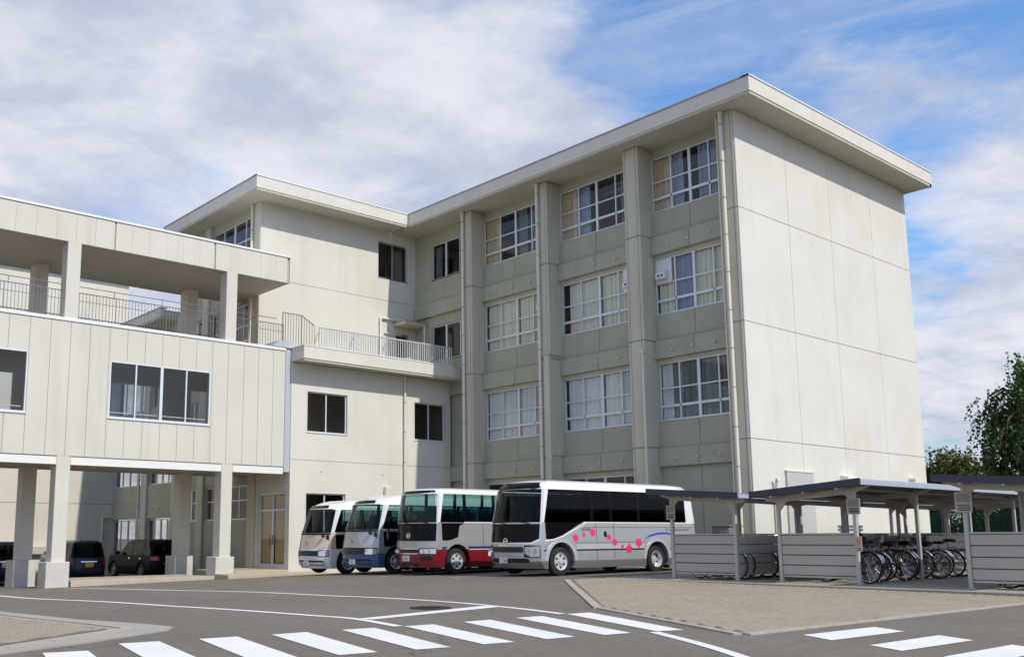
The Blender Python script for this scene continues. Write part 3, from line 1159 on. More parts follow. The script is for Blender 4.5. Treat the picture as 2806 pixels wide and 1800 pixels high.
# terrace door with small canopy
dr = MB()
abox(dr, 'y', WY + .12, 28.50, 28.57, 0, .06, 8.78, 11.1)
abox(dr, 'y', WY + .12, 29.25, 29.32, 0, .06, 8.78, 11.1)
abox(dr, 'y', WY + .12, 28.57, 29.25, 0, .06, 10.98, 11.1)
abox(dr, 'y', WY + .12, 28.57, 29.25, 0, .06, 8.78, 9.6)
dr = dr.build('door', M_rail, wing)
q = MB()
abox(q, 'y', WY + .14, 28.57, 29.25, 0, .01, 9.6, 10.98)
q.build('pane', M_glassd, dr)
MB().cbox(28.32, 29.66, 36.02, WY, 11.42, 11.58, .015).build('door_canopy', M_soffit, wing)
MB().box(28.28, 29.66, 35.98, WY, 11.582, 11.60).build('canopy_cap', M_darkcap, wing)
MB().tube([(27.48, 36.90, 8.8), (27.48, 36.90, 11.74), (28.3, 36.90, 11.74), (29.4, 36.90, 11.74)], .06, 10).build('terrace_pipe', M_white, wing, smooth=True)
MB().tube([(27.75, 36.92, 11.02), (28.75, 36.92, 11.02)], .04, 8).build('terrace_pipe', M_pipe, wing, smooth=True)
MB().tube([(29.5, 36.0, 11.40), (29.5, 36.0, 8.8)], .035, 8).build('canopy_post', M_cap, wing, smooth=True)

# courtyard side of the wing (faces left): columns and window bays like the main block
WPIL = [(37.03, 37.66), (41.90, 42.52), (44.3, 44.9)]
for (a0, a1) in WPIL:
    MB().cbox(WX, WX + .9, a0, a1, -.6, SOFF, .03).build('column', M_wall2, wing)
for (b0, b1) in ((37.66, 41.90), (42.52, 44.3)):
    c = (b0 + b1) / 2
    for f in range(4):
        zz = f * F
        w0, w1 = zz + 1.36, zz + 3.56
        if f == 0: w0, w1 = 1.95, 3.45
        MB().box(WX + .12, WX + .42, b0, b1, zz - .5 if f else -.6, w0 - .01).build('spandrel_panel', M_green, wing)
        top = SOFF if f == 3 else zz + 3.7
        MB().box(WX + .16, WX + .42, b0, b1, w1, top).build('lintel', M_green, wing)
        q = (b1 - b0) / 4
        window(wing, 'x', WX + .22, b0 + .02, b1 - .02, w0, w1, bars=(c - q, c + q), wide=(c,), mids=((w0 + w1) / 2 + .1,), trans=(w0 + .5,) if f else (), sill=.06)
downpipe(wing, WX - .08, 37.62, 8.9, SOFF - .05, .062, wall=(1, 0))
eave(wing, 19.86, 28.25, 35.74, 45.2, SOFF, ('-x', '-y', '+y'))
MB().box(21.6, 29.9, 44.9, 45.1, -.6, SOFF).build('rear_wall', M_wall, wing)
rooms(wing, 22.0, 29.0, 37.3, 44.8, [.0, 4.35, 8.43, 12.5, 16.1])

# ================================================================== two storey annex with roof terrace
AX0, AX1, AY = 20.86, 29.60, 34.2
annex = empty('terrace_annex', (25, 35.5, -.3))
tag(annex, 'low two storey cream annex carrying a railed roof terrace, behind the buses', 'annex')
ah = [(21.65, 23.68, 5.53, 7.24), (27.42, 29.26, 5.55, 7.27), (21.65, 23.62, .85, 2.97)]
pierced('front_wall', M_wall, annex, 'y', AY, .22, AX0, AX1, -.6, 8.40, ah)
MB().box(AX0 + .01, AX1 - .01, AY - .003, AY + .004, 4.33, 4.352).build('joint', M_joint, annex)
for h in ah:
    mx = (h[0] + h[1]) / 2
    window(annex, 'y', AY + .08, h[0], h[1], h[2], h[3], bars=(mx - .02,), wide=(), gl=M_glassd, sill=.11, fw=.045)
    w_ = MB()
    for (u0, u1, v0, v1) in ((h[0] - .05, h[0], h[2], h[3] + .05), (h[1], h[1] + .05, h[2], h[3] + .05), (h[0], h[1], h[3], h[3] + .05)):
        abox(w_, 'y', AY, u0, u1, -.012, .02, v0, v1)
    w_.build('window_surround', M_wall, annex)
# side wall under the corridor with the glazed double door
pierced('side_wall', M_wall, annex, 'x', AX0, .22, AY + .22, 36.98, -.6, 8.40, [(34.52, 36.72, -.02, 3.02)])
dz0, dz1 = -.02, 3.02
dm = MB()
for (a0, a1, z0, z1) in ((34.52, 34.60, dz0, dz1), (36.64, 36.72, dz0, dz1), (34.60, 36.64, dz1 - .08, dz1), (34.60, 36.64, 2.25, 2.33), (34.60, 36.64, dz0, dz0 + .1), (35.58, 35.68, dz0 + .1, 2.25), (35.60, 35.64, 2.33, dz1 - .08)):
    abox(dm, 'x', AX0 + .08, a0, a1, 0, .06, z0, z1)
dm = dm.build('glazed_door', M_alu, annex)
for (a0, a1, z0, z1) in ((34.60, 35.58, .08, 2.25), (35.68, 36.64, .08, 2.25), (34.60, 35.60, 2.33, 2.94), (35.64, 36.64, 2.33, 2.94)):
    q = MB()
    abox(q, 'x', AX0 + .11, a0, a1, 0, .008, z0, z1)
    q.build('pane', glass('door_glass', (0.95, 0.95, 0.94)), dm)
for (a0, a1) in ((34.62, 35.56), (35.70, 36.62)):
    q = MB()
    abox(q, 'x', AX0 + .18, a0, a1, 0, .01, .1, 2.9)
    q.build('blind', mat('yellow_blind', (0.55, 0.44, 0.24), 0.9), dm)
for a in (35.52, 35.74):
    MB().tube([(AX0 + .03, a, .85), (AX0 + .03, a, 1.25)], .015, 8).build('door_handle', M_black, dm)
# parapet slab with soffit, cap, terrace floor
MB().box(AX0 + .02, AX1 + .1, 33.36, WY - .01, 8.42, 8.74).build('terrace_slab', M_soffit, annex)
MB().cbox(AX0, XU - .02, 33.26, 33.46, 8.44, 8.96, .012).build('parapet', M_wall, annex)
MB().cbox(AX0 + .002, AX0 + .2, 33.462, AY + .2, 8.44, 8.965, .012).build('parapet', M_wall, annex)
MB().box(AX0 + .04, XU - .04, 33.30, 33.5, 8.36, 8.44).build('drip_edge', M_soffit, annex)
MB().box(AX0 - .02, AX0 + .22, 33.24, AY + .2, 8.967, 9.0).build('parapet_cap', M_cap, annex)
MB().box(AX0 + .222, XU - .03, 33.24, 33.48, 8.962, 8.992).build('parapet_cap', M_cap, annex)
downpipe(annex, 26.80, AY - .09, -.2, 8.40, .062, wall=(0, 1))
MB().lathe([(.07, -.05), (.07, .05)], (26.80, AY - .09, 8.36), 'z', 12).build('pipe_collar', M_pipe, annex)
for x in (22.4, 25.6, 28.6):
    MB().tube([(x, AY - .05, 3.9), (x, AY + .02, 3.9)], .03, 8).build('drain_stub', M_pipe, annex)
MB().cbox(25.65, 25.95, AY - .2, AY + .01, 2.75, 3.35, .02).build('outside_lamp', M_pipe, annex)
MB().tube([(25.1, AY - .1, .6), (25.1, AY - .1, 2.7), (25.1, AY, 2.7)], .05, 8).build('vent_pipe', M_pipe, annex)
rooms(annex, AX0 + .6, AX1 - .2, 34.7, 36.9, [-.05, 4.35, 8.38])


def baluster_rail(parent, pts, z0, z1, pitch, material, bar=.012, post=1.5, top=.022, strut=0, name='railing', mid=None):
    """railing: rails as the part, each baluster and post a piece under it. pts: polyline of (x, y, dz0, dz1)"""
    m = MB()
    for i in range(len(pts) - 1):
        a, b = pts[i], pts[i + 1]
        m.tube([(a[0], a[1], z1 + a[3]), (b[0], b[1], z1 + b[3])], top, 8)
        m.tube([(a[0], a[1], z0 + .07), (b[0], b[1], z0 + .07)], top * .8, 6)
        if mid:
            for q in mid: m.tube([(a[0], a[1], q), (b[0], b[1], q)], top * .6, 6)
    r = m.build(name, material, parent, smooth=True)
    off = ORG[parent.name]
    cache = {}
    for i in range(len(pts) - 1):
        a, b = Vector(pts[i]), Vector(pts[i + 1])
        Lg = (b.xy - a.xy).length
        n = max(1, int(Lg / pitch))
        for k in range(n + (1 if i == len(pts) - 2 else 0)):
            p = a.lerp(b, k / n)
            h = round(z1 + p.w - (z0 + .07), 2)
            big = (k % max(1, int(post / pitch)) == 0)
            key = (h, big)
            if key not in cache:
                w = bar * (1.7 if big else 1)
                lo = -.07 if big else 0
                cache[key] = MB().box(-w / 1.2, w / 1.2, -w / 1.2, w / 1.2, lo, h).mesh('baluster', material)
            link('post' if big else 'baluster', cache[key], r, Vector((p.x, p.y, z0 + .07)) - off)
            if big and strut:
                MB().tube([(p.x, p.y, z0 + (z1 - z0) * .8), (p.x, p.y + strut * .55, z0 + (z1 - z0) * .6), (p.x, p.y + strut, z0)], .018, 6).build('brace', material, r)
    return r


baluster_rail(annex, [(21.78, 33.55, 0, 0), (29.15, 33.55, 0, 0)], 8.99, 9.90, .125, M_railw, bar=.018, post=1.85, top=.034, strut=.42, name='terrace_railing')
baluster_rail(annex, [(20.53, 34.44, 0, 0), (21.45, 34.44, 0, 0), (22.12, 34.44, 0, -.37)], 9.0, 10.52, .12, M_rail, bar=.011, post=9, top=.018, name='end_railing')
# folded chairs left on the terrace
for (x, y, rz, nm) in ((27.9, 35.3, .4, 'left'), (28.5, 34.4, -.5, 'right')):
    ch = empty('folding_chair', (x, y, 8.745), rz)
    tag(ch, 'grey folding chair on the terrace behind the railing, ' + ('nearer the dark door' if nm == 'left' else 'nearer the corner window'), 'chair', 'chairs on the terrace')
    for s in (-.2, .2):
        MB().tube([(-.25, s, 0), (.0, s, .45), (.12, s, .85)], .014, 6).build('leg', M_railw, ch, local=True)
        MB().tube([(.25, s, 0), (-.2, s, .47)], .014, 6).build('leg', M_railw, ch, local=True)
    MB().cbox(-.22, .18, -.19, .19, .45, .48, .01).build('seat', M_cap, ch, local=True)
    MB().cbox(.08, .11, -.19, .19, .62, .85, .01).build('backrest', M_cap, ch, local=True)

# ================================================================== elevated corridor on columns (left)
CY, CD = 34.30, 4.75
corr = empty('elevated_corridor', (11, 36.6, -.5))
tag(corr, 'two level panel clad corridor bridge on square columns at the left', 'corridor')
JX = [9.61 - .697 * k for k in range(16, 0, -1)] + [9.61, 10.314, 11.03, 11.725, 12.43, 13.143, 13.83, 14.52, 15.21, 15.90, 16.605, 17.295, 17.98, 18.69, 19.355, 20.04, 20.62]
CX0, CX1 = JX[0], 20.62
cw = [(13.2, 17.23, 5.50, 7.60), (6.28, 10.30, 5.46, 7.62), (-.7, 3.4, 5.46, 7.62)]
PB, PT = 4.03, 8.84
for i in range(len(JX) - 1):
    a0, a1 = JX[i] + .005, JX[i + 1] - .005
    cuts = [(PB, PT)]
    for (h0, h1, z0, z1) in cw:
        if a1 > h0 + .02 and a0 < h1 - .02:
            if a0 < h0 - .02 or a1 > h1 + .02:
                # panel notched round the window edge: narrow full strip beside it
                if a0 < h0 - .02:
                    MB().cbox(a0, h0, CY, CY + .04, PB, PT, .004).build('cladding_panel', M_clad, corr)
                    a0 = h0 + .002
                else:
                    MB().cbox(h1, a1, CY, CY + .04, PB, PT, .004).build('cladding_panel', M_clad, corr)
                    a1 = h1 - .002
            cuts = [(PB, z0), (z1, PT)]
    for (z0, z1) in cuts:
        MB().cbox(a0, a1, CY, CY + .04, z0, z1, .004).build('cladding_panel', M_clad, corr)
    MB().cbox(a0 - .003, a1 + .003, CY, CY + .04, 11.78, 12.86, .003).build('canopy_panel', M_clad, corr)
pierced('front_wall', mat('cladding_joint', (0.40, 0.375, 0.33), .9), corr, 'y', CY + .042, .2, CX0, CX1, PB, 8.61, cw)
backw = [(13.0, 17.2, 5.5, 7.6), (18.6, 20.2, 5.5, 7.6), (8.2, 11.2, 5.5, 7.6), (2.2, 6.4, 5.5, 7.6)]
pierced('rear_wall', M_clad, corr, 'y', CY + CD - .2, .2, CX0, CX1, PB, 8.61, backw)
for (h0, h1, z0, z1) in cw:
    n = 4
    bs = [h0 + (h1 - h0) * k / n for k in range(1, n)]
    w = window(corr, 'y', CY - .012, h0, h1, z0, z1, bars=(bs[0], bs[2]), wide=(bs[1],), fw=.05, gl=glass('corridor_glass', (0.90, 0.91, 0.92), wob=.04), sill=.03)
    b = MB()
    for zz in (z0 + .22,):
        b.tube([(h0 + .1, CY + .2, zz), (h1 - .1, CY + .2, zz)], .018, 8)
    b.build('guard_bar', M_cap, w)
    MB().box(h0 + .02, h1 - .02, CY + .04, CY + .09, z0 - .12, z0 - .004).build('sill_board', M_whitebeam, w)
for (h0, h1, z0, z1) in backw:
    n = 4 if h1 - h0 > 2 else 2
    window(corr, 'y', CY + CD - .12, h0, h1, z0, z1, bars=[h0 + (h1 - h0) * k / n for k in range(1, n)], gl=glass('corridor_glass', (0.90, 0.91, 0.92)))
MB().box(CX0, CX1, CY + .25, CY + CD - .22, PB + .02, PB + .3).build('corridor_floor', M_soffit, corr)
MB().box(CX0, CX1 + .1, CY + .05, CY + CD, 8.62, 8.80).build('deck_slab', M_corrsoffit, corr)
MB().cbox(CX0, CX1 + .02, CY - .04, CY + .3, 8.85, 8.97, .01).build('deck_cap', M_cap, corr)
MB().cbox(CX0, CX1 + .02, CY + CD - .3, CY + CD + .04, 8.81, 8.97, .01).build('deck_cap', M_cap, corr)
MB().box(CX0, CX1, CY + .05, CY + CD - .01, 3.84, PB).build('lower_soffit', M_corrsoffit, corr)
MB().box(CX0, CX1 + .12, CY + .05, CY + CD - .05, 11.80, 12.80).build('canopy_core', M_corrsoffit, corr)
MB().box(CX1 + .121, CX1 + .14, CY + .01, CY + CD - .05, 11.79, 12.86).build('canopy_end', M_clad, corr)
MB().box(CX0, CX1 + .1, CY + CD - .05, CY + CD, 11.78, 12.86).build('canopy_back', M_clad, corr)
MB().cbox(CX0, CX1 + .16, CY - .04, CY + .3, 12.87, 12.96, .01).build('canopy_cap', M_cap, corr)
MB().box(CX0, CX1 + .12, CY + .301, CY + CD + .02, 12.87, 12.95).build('canopy_roof', M_cap, corr)
MB().cbox(20.60, 20.95, CY - .05, CY + .02, 3.80, 8.86, .012).build('expansion_strip', M_strip, corr)
MB().cbox(20.56, 21.0, CY - .08, CY + .25, 8.972, 9.02, .01).build('expansion_cap', M_strip, corr)
# sloping metal hatch over the joint on the deck
MB().prism([(20.0, 9.0), (20.3, 9.28), (20.95, 9.28), (21.0, 9.0)], CY - .02, CY + 1.2, 'y').build('joint_cover', M_strip, corr)
CPX = [(5.10, 5.59), (11.46, 11.95), (17.82, 18.30), (-1.2, -.7)]
for (a0, a1) in CPX:
    for (y0, y1) in ((CY, CY + .56), (37.85, 38.55)):
        gz_ = g((a0 + a1) / 2, y0)
        MB().cbox(a0, a1, y0 - (.002 if y0 == CY else 0), y1, .30, PB - .004, .015).build('column', M_clad, corr)
        MB().cbox(a0, a1, y0, y1, 8.81, 11.80, .015).build('column', M_clad, corr)
        MB().cbox(a0 - .20, a1 + .11, y0 - .13, y1 + .13, gz_ - .15, (.36 if a0 < 15 else .43), .02).build('pedestal', M_ped, corr)
seg = [(CX0, -1.2), (-.7, 5.10), (5.59, 11.46), (11.95, 17.82), (18.30, 20.60)]
for (a0, a1) in seg:
    MB().cbox(a0 + .005, a1 - .005, CY + .006, CY + .06, 3.72, 3.99, .006).build('edge_beam', M_whitebeam, corr)
baluster_rail(corr, [(CX0 + 1, CY + .42, 0, 0), (20.75, CY + .42, 0, 0)], 8.85, 10.05, .125, M_rail, bar=.010, post=2.0, top=.018, name='deck_railing', mid=[9.75])
baluster_rail(corr, [(CX0 + 1, CY + CD - .35, 0, 0), (20.75, CY + CD - .35, 0, 0)], 8.85, 10.05, .125, M_rail, bar=.010, post=2.0, top=.018, name='deck_railing', mid=[9.75])
MB().tube([(CX0 + 1, CY + .42, 10.28), (20.4, CY + .42, 10.28)], .016, 8).build('handrail', M_rail, corr)
for x in [2.0 + 1.9 * k for k in range(10)]:
    MB().tube([(x, CY + .42, 10.0), (x, CY + .42, 10.28)], .012, 6).build('handrail_post', M_rail, corr)

# raised pavement under the corridor and the entrance step
kb = MB()
kb.cbox(12.12, 17.6, 34.16, 36.9, -1.0, -.29, .02)
kb = kb.build('corridor_pavement', M_conc, None)
tag(kb, 'stained concrete pavement step between the corridor pedestals', kind='structure')
es = MB().cbox(17.6, 22.05, 33.1, 34.18, -1.0, -.21, .02).build('entrance_step', M_conc, None)
tag(es, 'wide stained concrete step at the foot of the annex corner', kind='structure')
ep = MB().cbox(18.45, 20.85, 34.185, 37.5, -1.0, -.13, .02).build('entrance_landing', M_conc, None)
tag(ep, 'concrete landing in front of the glazed double door', kind='structure')

# ================================================================== link block and far block across the courtyard
lnk = empty('link_block', (24, 49, -.6))
tag(lnk, 'low green panelled link block with ground floor windows, seen through the corridor columns', 'school')
LX = 20.82
for (a0, a1) in ((48.35, 49.05), (44.92, 45.4)):
    MB().cbox(LX, LX + .6, a0, a1, -.9, 12.4, .03).build('column', M_wall2, lnk)
for (b0, b1) in ((45.4, 48.35), (49.05, 52.98)):
    for f, (w0, w1) in enumerate(((.0, 2.12), (3.9, 6.1), (7.9, 10.1))):
        lo = -.9 if f == 0 else (2.16 if f == 1 else 6.2)
        MB().box(LX + .10, LX + .4, b0, b1, lo, w0 - .01).build('spandrel_panel', M_green, lnk)
        if f:
            MB().box(LX + .096, LX + .10, b0, b1, w0 - .85, w0 - .83).build('joint', M_joint, lnk)
            for t in (.25, .5, .75):
                MB().tube([(LX + .04, b0 + (b1 - b0) * t, w0 - 1.25), (LX + .12, b0 + (b1 - b0) * t, w0 - 1.25)], .03, 8).build('drain_stub', M_pipe, lnk)
        q = (b1 - b0) / 4
        window(lnk, 'x', LX + .2, b0 + .02, b1 - .02, w0, w1, bars=(b0 + q, b0 + 3 * q), wide=(b0 + 2 * q,), gl=M_glassd, sill=.06,
               curtains=[(b0 + .2, b0 + .9, w0 + .05, w1 - .1, wh)] if f == 0 else ())
    MB().box(LX + .1, LX + .4, b0, b1, 10.1, 12.3).build('top_wall', M_green, lnk)
downpipe(lnk, LX - .07, 49.14, -.5, 12.3, .06, wall=(1, 0))
eave(lnk, LX - .95, 29, 45.3, 52.9, 12.15, ('-x',), h=.5)
rooms(lnk, LX + 1.0, 27, 45.2, 52.9, [-.1, 3.4, 7.4, 11.9])

farb = empty('far_block', (8, 58, -.6))
tag(farb, 'sunlit blank cream wall of the far school block behind the corridor at the left', 'school')
for (z0, z1) in ((-.9, 3.02), (3.04, 7.1), (7.12, 11.2), (11.22, 16.35)):
    for (a0, a1) in ((-14, -6), (-5.98, 2), (2.02, 10), (10.02, 21.3)):
        MB().cbox(a0, a1, 53.0, 53.2, z0, z1, .006).build('wall_panel', M_wall, farb)
MB().box(-14, 21.28, 53.1, 66, -.9, 16.3).build('block_core', M_wall, farb)
MB().cbox(-15, 22.0, 52.0, 67, 16.36, 16.9, .01).build('roof_slab', M_wall, farb)
MB().tube([(LX - .5, 52.85, -.4), (LX - .5, 52.85, 2.3), (LX - .1, 52.85, 2.3)], .07, 8).build('vent_pipe', M_pipe, farb)
MB().cbox(14.5, 17.6, 52.7, 53, .35, .75, .01).build('wall_ledge', M_soffit, farb)
# ------------------------------------------------------------------ vehicles
def lerp_tab(tab, z):
    if z <= tab[0][0]: return tab[0][1]
    for (z0, a), (z1, b) in zip(tab, tab[1:]):
        if z <= z1: return a + (b - a) * (z - z0) / (z1 - z0)
    return tab[-1][1]


class Shell:
    """body surface: plan outlines stacked by height. X forwards, Y left, Z up, origin on the ground"""

    def __init__(s, L, ft, rt, wt, cf=.22, cr=.12, pf=3.2, pr=4.0):
        s.L, s.ft, s.rt, s.wt, s.cf, s.cr, s.pf, s.pr = L, ft, rt, wt, cf, cr, pf, pr

    def w(s, z): return lerp_tab(s.wt, z)
    def xf(s, z): return s.L / 2 - lerp_tab(s.ft, z)
    def xr(s, z): return -s.L / 2 + lerp_tab(s.rt, z)

    def front(s, v, z, o=0.0):
        w = s.w(z)
        t = min(1.0, abs(v) / w)
        return (s.xf(z) - s.cf * t ** s.pf + o, v * (1 + o * .5), z)

    def rear(s, v, z, o=0.0):
        w = s.w(z)
        t = min(1.0, abs(v) / w)
        return (s.xr(z) + s.cr * t ** s.pr - o, v * (1 + o * .5), z)

    def left(s, x, z, o=0.0): return (x, s.w(z) + o, z)
    def right(s, x, z, o=0.0): return (x, -s.w(z) - o, z)

    def outline(s, z, nf=14, ns=12):
        w = s.w(z)
        xa, xb = s.xf(z) - s.cf, s.xr(z) + s.cr
        P = [s.front(w * math.sin((k / nf - .5) * PI), z) for k in range(nf + 1)]
        P += [(xa + (xb - xa) * k / ns, w, z) for k in range(1, ns)]
        P += [s.rear(-w * math.sin((k / nf - .5) * PI), z) for k in range(nf + 1)]
        P += [(xb + (xa - xb) * k / ns, -w, z) for k in range(1, ns)]
        return P

    def loft(s, zs, cap0=True, cap1=True):
        m = MB()
        n = None
        for i, z in enumerate(zs):
            o = s.outline(z)
            n = len(o)
            m.v += o
            if i:
                for k in range(n):
                    m.f.append(((i - 1) * n + k, (i - 1) * n + (k + 1) % n, i * n + (k + 1) % n, i * n + k))
        if cap0: m.f.append(tuple(range(n - 1, -1, -1)))
        if cap1: m.f.append(tuple((len(zs) - 1) * n + k for k in range(n)))
        return m


def patch(name, poly, fn, material, parent, o=.005, th=.012, du=.12, dv=.12, smooth=True):
    """piece of skin following the body: outline in surface coordinates, real thickness"""
    bm = bmesh.new()
    bm.faces.new([bm.verts.new((p[0], p[1], 0)) for p in poly])
    for ax, d in ((0, du), (1, dv)):
        lo, hi = min(p[ax] for p in poly), max(p[ax] for p in poly)
        k = math.ceil(lo / d) * d
        while k < hi - 1e-6:
            no = (1, 0, 0) if ax == 0 else (0, 1, 0)
            bmesh.ops.bisect_plane(bm, geom=bm.verts[:] + bm.edges[:] + bm.faces[:], plane_co=(k if ax == 0 else 0, k if ax == 1 else 0, 0), plane_no=no)
            k += d
    r = bmesh.ops.extrude_face_region(bm, geom=bm.faces[:])
    for e in r['geom']:
        if isinstance(e, bmesh.types.BMVert): e.co.z = 1
    for v in bm.verts:
        v.co = Vector(fn(v.co.x, v.co.y, o if v.co.z > .5 else o - th))
    bmesh.ops.recalc_face_normals(bm, faces=bm.faces)
    me = bpy.data.meshes.new(name)
    bm.to_mesh(me)
    bm.free()
    me.materials.append(material)
    if smooth:
        me.shade_smooth()
        me.set_sharp_from_angle(angle=rad(35))
    return link(name, me, parent)


def rrect(x0, x1, z0, z1, r=.04, n=3):
    """rounded rectangle outline"""
    P = []
    for (cx, cz, a) in ((x1 - r, z1 - r, 0), (x0 + r, z1 - r, 90), (x0 + r, z0 + r, 180), (x1 - r, z0 + r, 270)):
        for k in range(n + 1):
            t = rad(a + 90 * k / n)
            P.append((cx + r * math.cos(t), cz + r * math.sin(t)))
    return P


def cut_arches(o, spots):
    """carve the wheel arches out of a finished body piece"""
    bm = bmesh.new()
    for (x, y0, y1, z, r) in spots:
        m = MB().lathe([(r, 0), (r, y1 - y0)], (x, y0, z), 'y', 28)
        vs = [bm.verts.new(p) for p in m.v]
        for f in m.f: bm.faces.new([vs[i] for i in f])
    bmesh.ops.recalc_face_normals(bm, faces=bm.faces)
    me = bpy.data.meshes.new('cut')
    bm.to_mesh(me)
    bm.free()
    c = bpy.data.objects.new('cut', me)
    COL.objects.link(c)
    mod = o.modifiers.new('cut', 'BOOLEAN')
    mod.operation = 'DIFFERENCE'
    mod.solver = 'EXACT'
    mod.object = c
    par, o.parent = o.parent, None
    bpy.context.view_layer.update()
    dg = bpy.context.evaluated_depsgraph_get()
    new = bpy.data.meshes.new_from_object(o.evaluated_get(dg))
    old = o.data
    o.modifiers.clear()
    o.data = new
    o.parent = par
    new.shade_smooth()
    new.set_sharp_from_angle(angle=rad(35))
    bpy.data.objects.remove(c)
    bpy.data.meshes.remove(me)
    bpy.data.meshes.remove(old)


M_tyre = mat('tyre', (0.018, 0.018, 0.018), 0.85, var=.3, vscale=9)
M_rim = mat('steel_rim', (0.70, 0.71, 0.73), 0.35, metal=0.35)
M_chrome = mat('chrome', (0.75, 0.76, 0.78), 0.12, metal=1.0)
M_under = mat('underbody', (0.015, 0.015, 0.016), 0.9)
M_seat = mat('bus_seat', (0.035, 0.04, 0.06), 0.9)
M_headrest = mat('seat_cover', (0.45, 0.45, 0.44), 0.9)
M_lens = mat('lamp_lens', (0.65, 0.67, 0.70), 0.08, metal=0.6)
M_amber = mat('amber_lens', (0.50, 0.24, 0.17), 0.15)
M_redlens = mat('red_lens', (0.40, 0.01, 0.015), 0.12)
M_blackgloss = mat('gloss_black', (0.006, 0.006, 0.007), 0.12, spec=.12)
M_grille = mat('grille_black', (0.012, 0.012, 0.013), 0.4)
M_plate = mat('plate_white', (0.72, 0.73, 0.72), 0.5)
M_plateink = mat('plate_green', (0.03, 0.12, 0.06), 0.6)
M_yplate = mat('plate_yellow', (0.72, 0.40, 0.02), 0.5)
M_mirrorg = mat('mirror_black', (0.015, 0.015, 0.016), 0.45)


def wheel(parent, x, y, s, r, width, dish, name='wheel', alloy=False, rimm=None):
    """wheel whose outer face looks along s (+1 left, -1 right)"""
    rimm = rimm or M_rim
    w = empty(name, (x, y, r))
    w.parent = parent
    t = MB().lathe([(r * .60, -width / 2), (r * .86, -width / 2), (r * .97, -width * .40), (r, -width * .25), (r, width * .25), (r * .97, width * .40), (r * .86, width / 2), (r * .60, width / 2 - .015)], (0, 0, 0), 'y', 36, caps=False)
    t.lathe([(r * .62, -s * (width / 2 - .01)), (.001, -s * (width / 2 - .04))], (0, 0, 0), 'y', 36, caps=False)
    for k in (-.12, .12):
        t.lathe([(r * 1.001, k * width - .004), (r * 1.004, k * width), (r * 1.001, k * width + .004)], (0, 0, 0), 'y', 36, caps=False)
    t.build('tyre', M_tyre, w, smooth=True, local=True)
    o = width / 2 * s
    d = s * dish
    MB().lathe([(r * .62, o - s * .005), (r * .60, o + s * .004), (r * .56, o - s * .012), (r * .52, o - d), (r * .2, o - d + s * .01), (r * .16, o - d + s * .035), (.001, o - d + s * .04)], (0, 0, 0), 'y', 36, caps=False).build('rim', rimm, w, smooth=True, local=True)
    h = MB()
    n = 6 if not alloy else 5
    for k in range(n):
        a = 2 * PI * (k + .5) / n
        c = (r * .40 * math.cos(a), o - d + s * .006, r * .40 * math.sin(a))
        h.lathe([(r * .088, -.008), (r * .088, .006)], c, 'y', 14)
    h.build('rim_holes', M_hole, w, local=True)
    b = MB()
    for k in range(6):
        a = 2 * PI * k / 6
        b.lathe([(.014, -.01), (.012, .02 if s > 0 else -.02)], (r * .23 * math.cos(a), o - d + s * .015, r * .23 * math.sin(a)), 'y', 8)
    b.build('wheel_nuts', M_chrome, w, local=True)
    return w


def text_mesh(txt, size, name, material, parent, M4, depth=.002):
    cu = bpy.data.curves.new(name, 'FONT')
    cu.body = txt
    cu.size = size
    cu.extrude = depth
    cu.align_x = 'CENTER'
    cu.align_y = 'CENTER'
    cu.resolution_u = 2
    t = bpy.data.objects.new('tmp_text', cu)
    COL.objects.link(t)
    bpy.context.view_layer.update()
    me = bpy.data.meshes.new_from_object(t.evaluated_get(bpy.context.evaluated_depsgraph_get()))
    bpy.data.objects.remove(t)
    me.name = name
    me.transform(M4)
    me.materials.clear()
    me.materials.append(material)
    return link(name, me, parent)


def plate(parent, x, y, z, facing, top, num, pm=None, ink=None, w=.33, h=.165):
    """licence plate with its characters; facing +1 front, -1 rear"""
    p = MB().cbox(x - .006, x + .006, y - w / 2, y + w / 2, z - h / 2, z + h / 2, .004).build('licence_plate', pm or M_plate, parent, local=True)
    R = Matrix(((0, 0, facing, 0), (facing, 0, 0, 0), (0, 1, 0, 0), (0, 0, 0, 1)))
    text_mesh(top, h * .24, 'plate_text', ink or M_plateink, p, Matrix.Translation((x + facing * .007, y, z + h * .28)) @ R)
    text_mesh(num, h * .52, 'plate_text', ink or M_plateink, p, Matrix.Translation((x + facing * .007, y, z - h * .12)) @ R)
    return p


def flower(parent, fn, x, z, r, material, rot=0.0):
    P = []
    for k in range(5):
        a = rot + 2 * PI * k / 5
        for (da, rr) in ((-.60, .52), (-.50, .80), (-.28, .99), (-.08, .98), (0, .86), (.08, .98), (.28, .99), (.50, .80), (.60, .52)):
            P.append((x + r * rr * math.cos(a + da), z + r * rr * math.sin(a + da)))
    return patch('flower_decal', P, fn, material, parent, o=.0075, th=.003, du=.5, dv=.5)


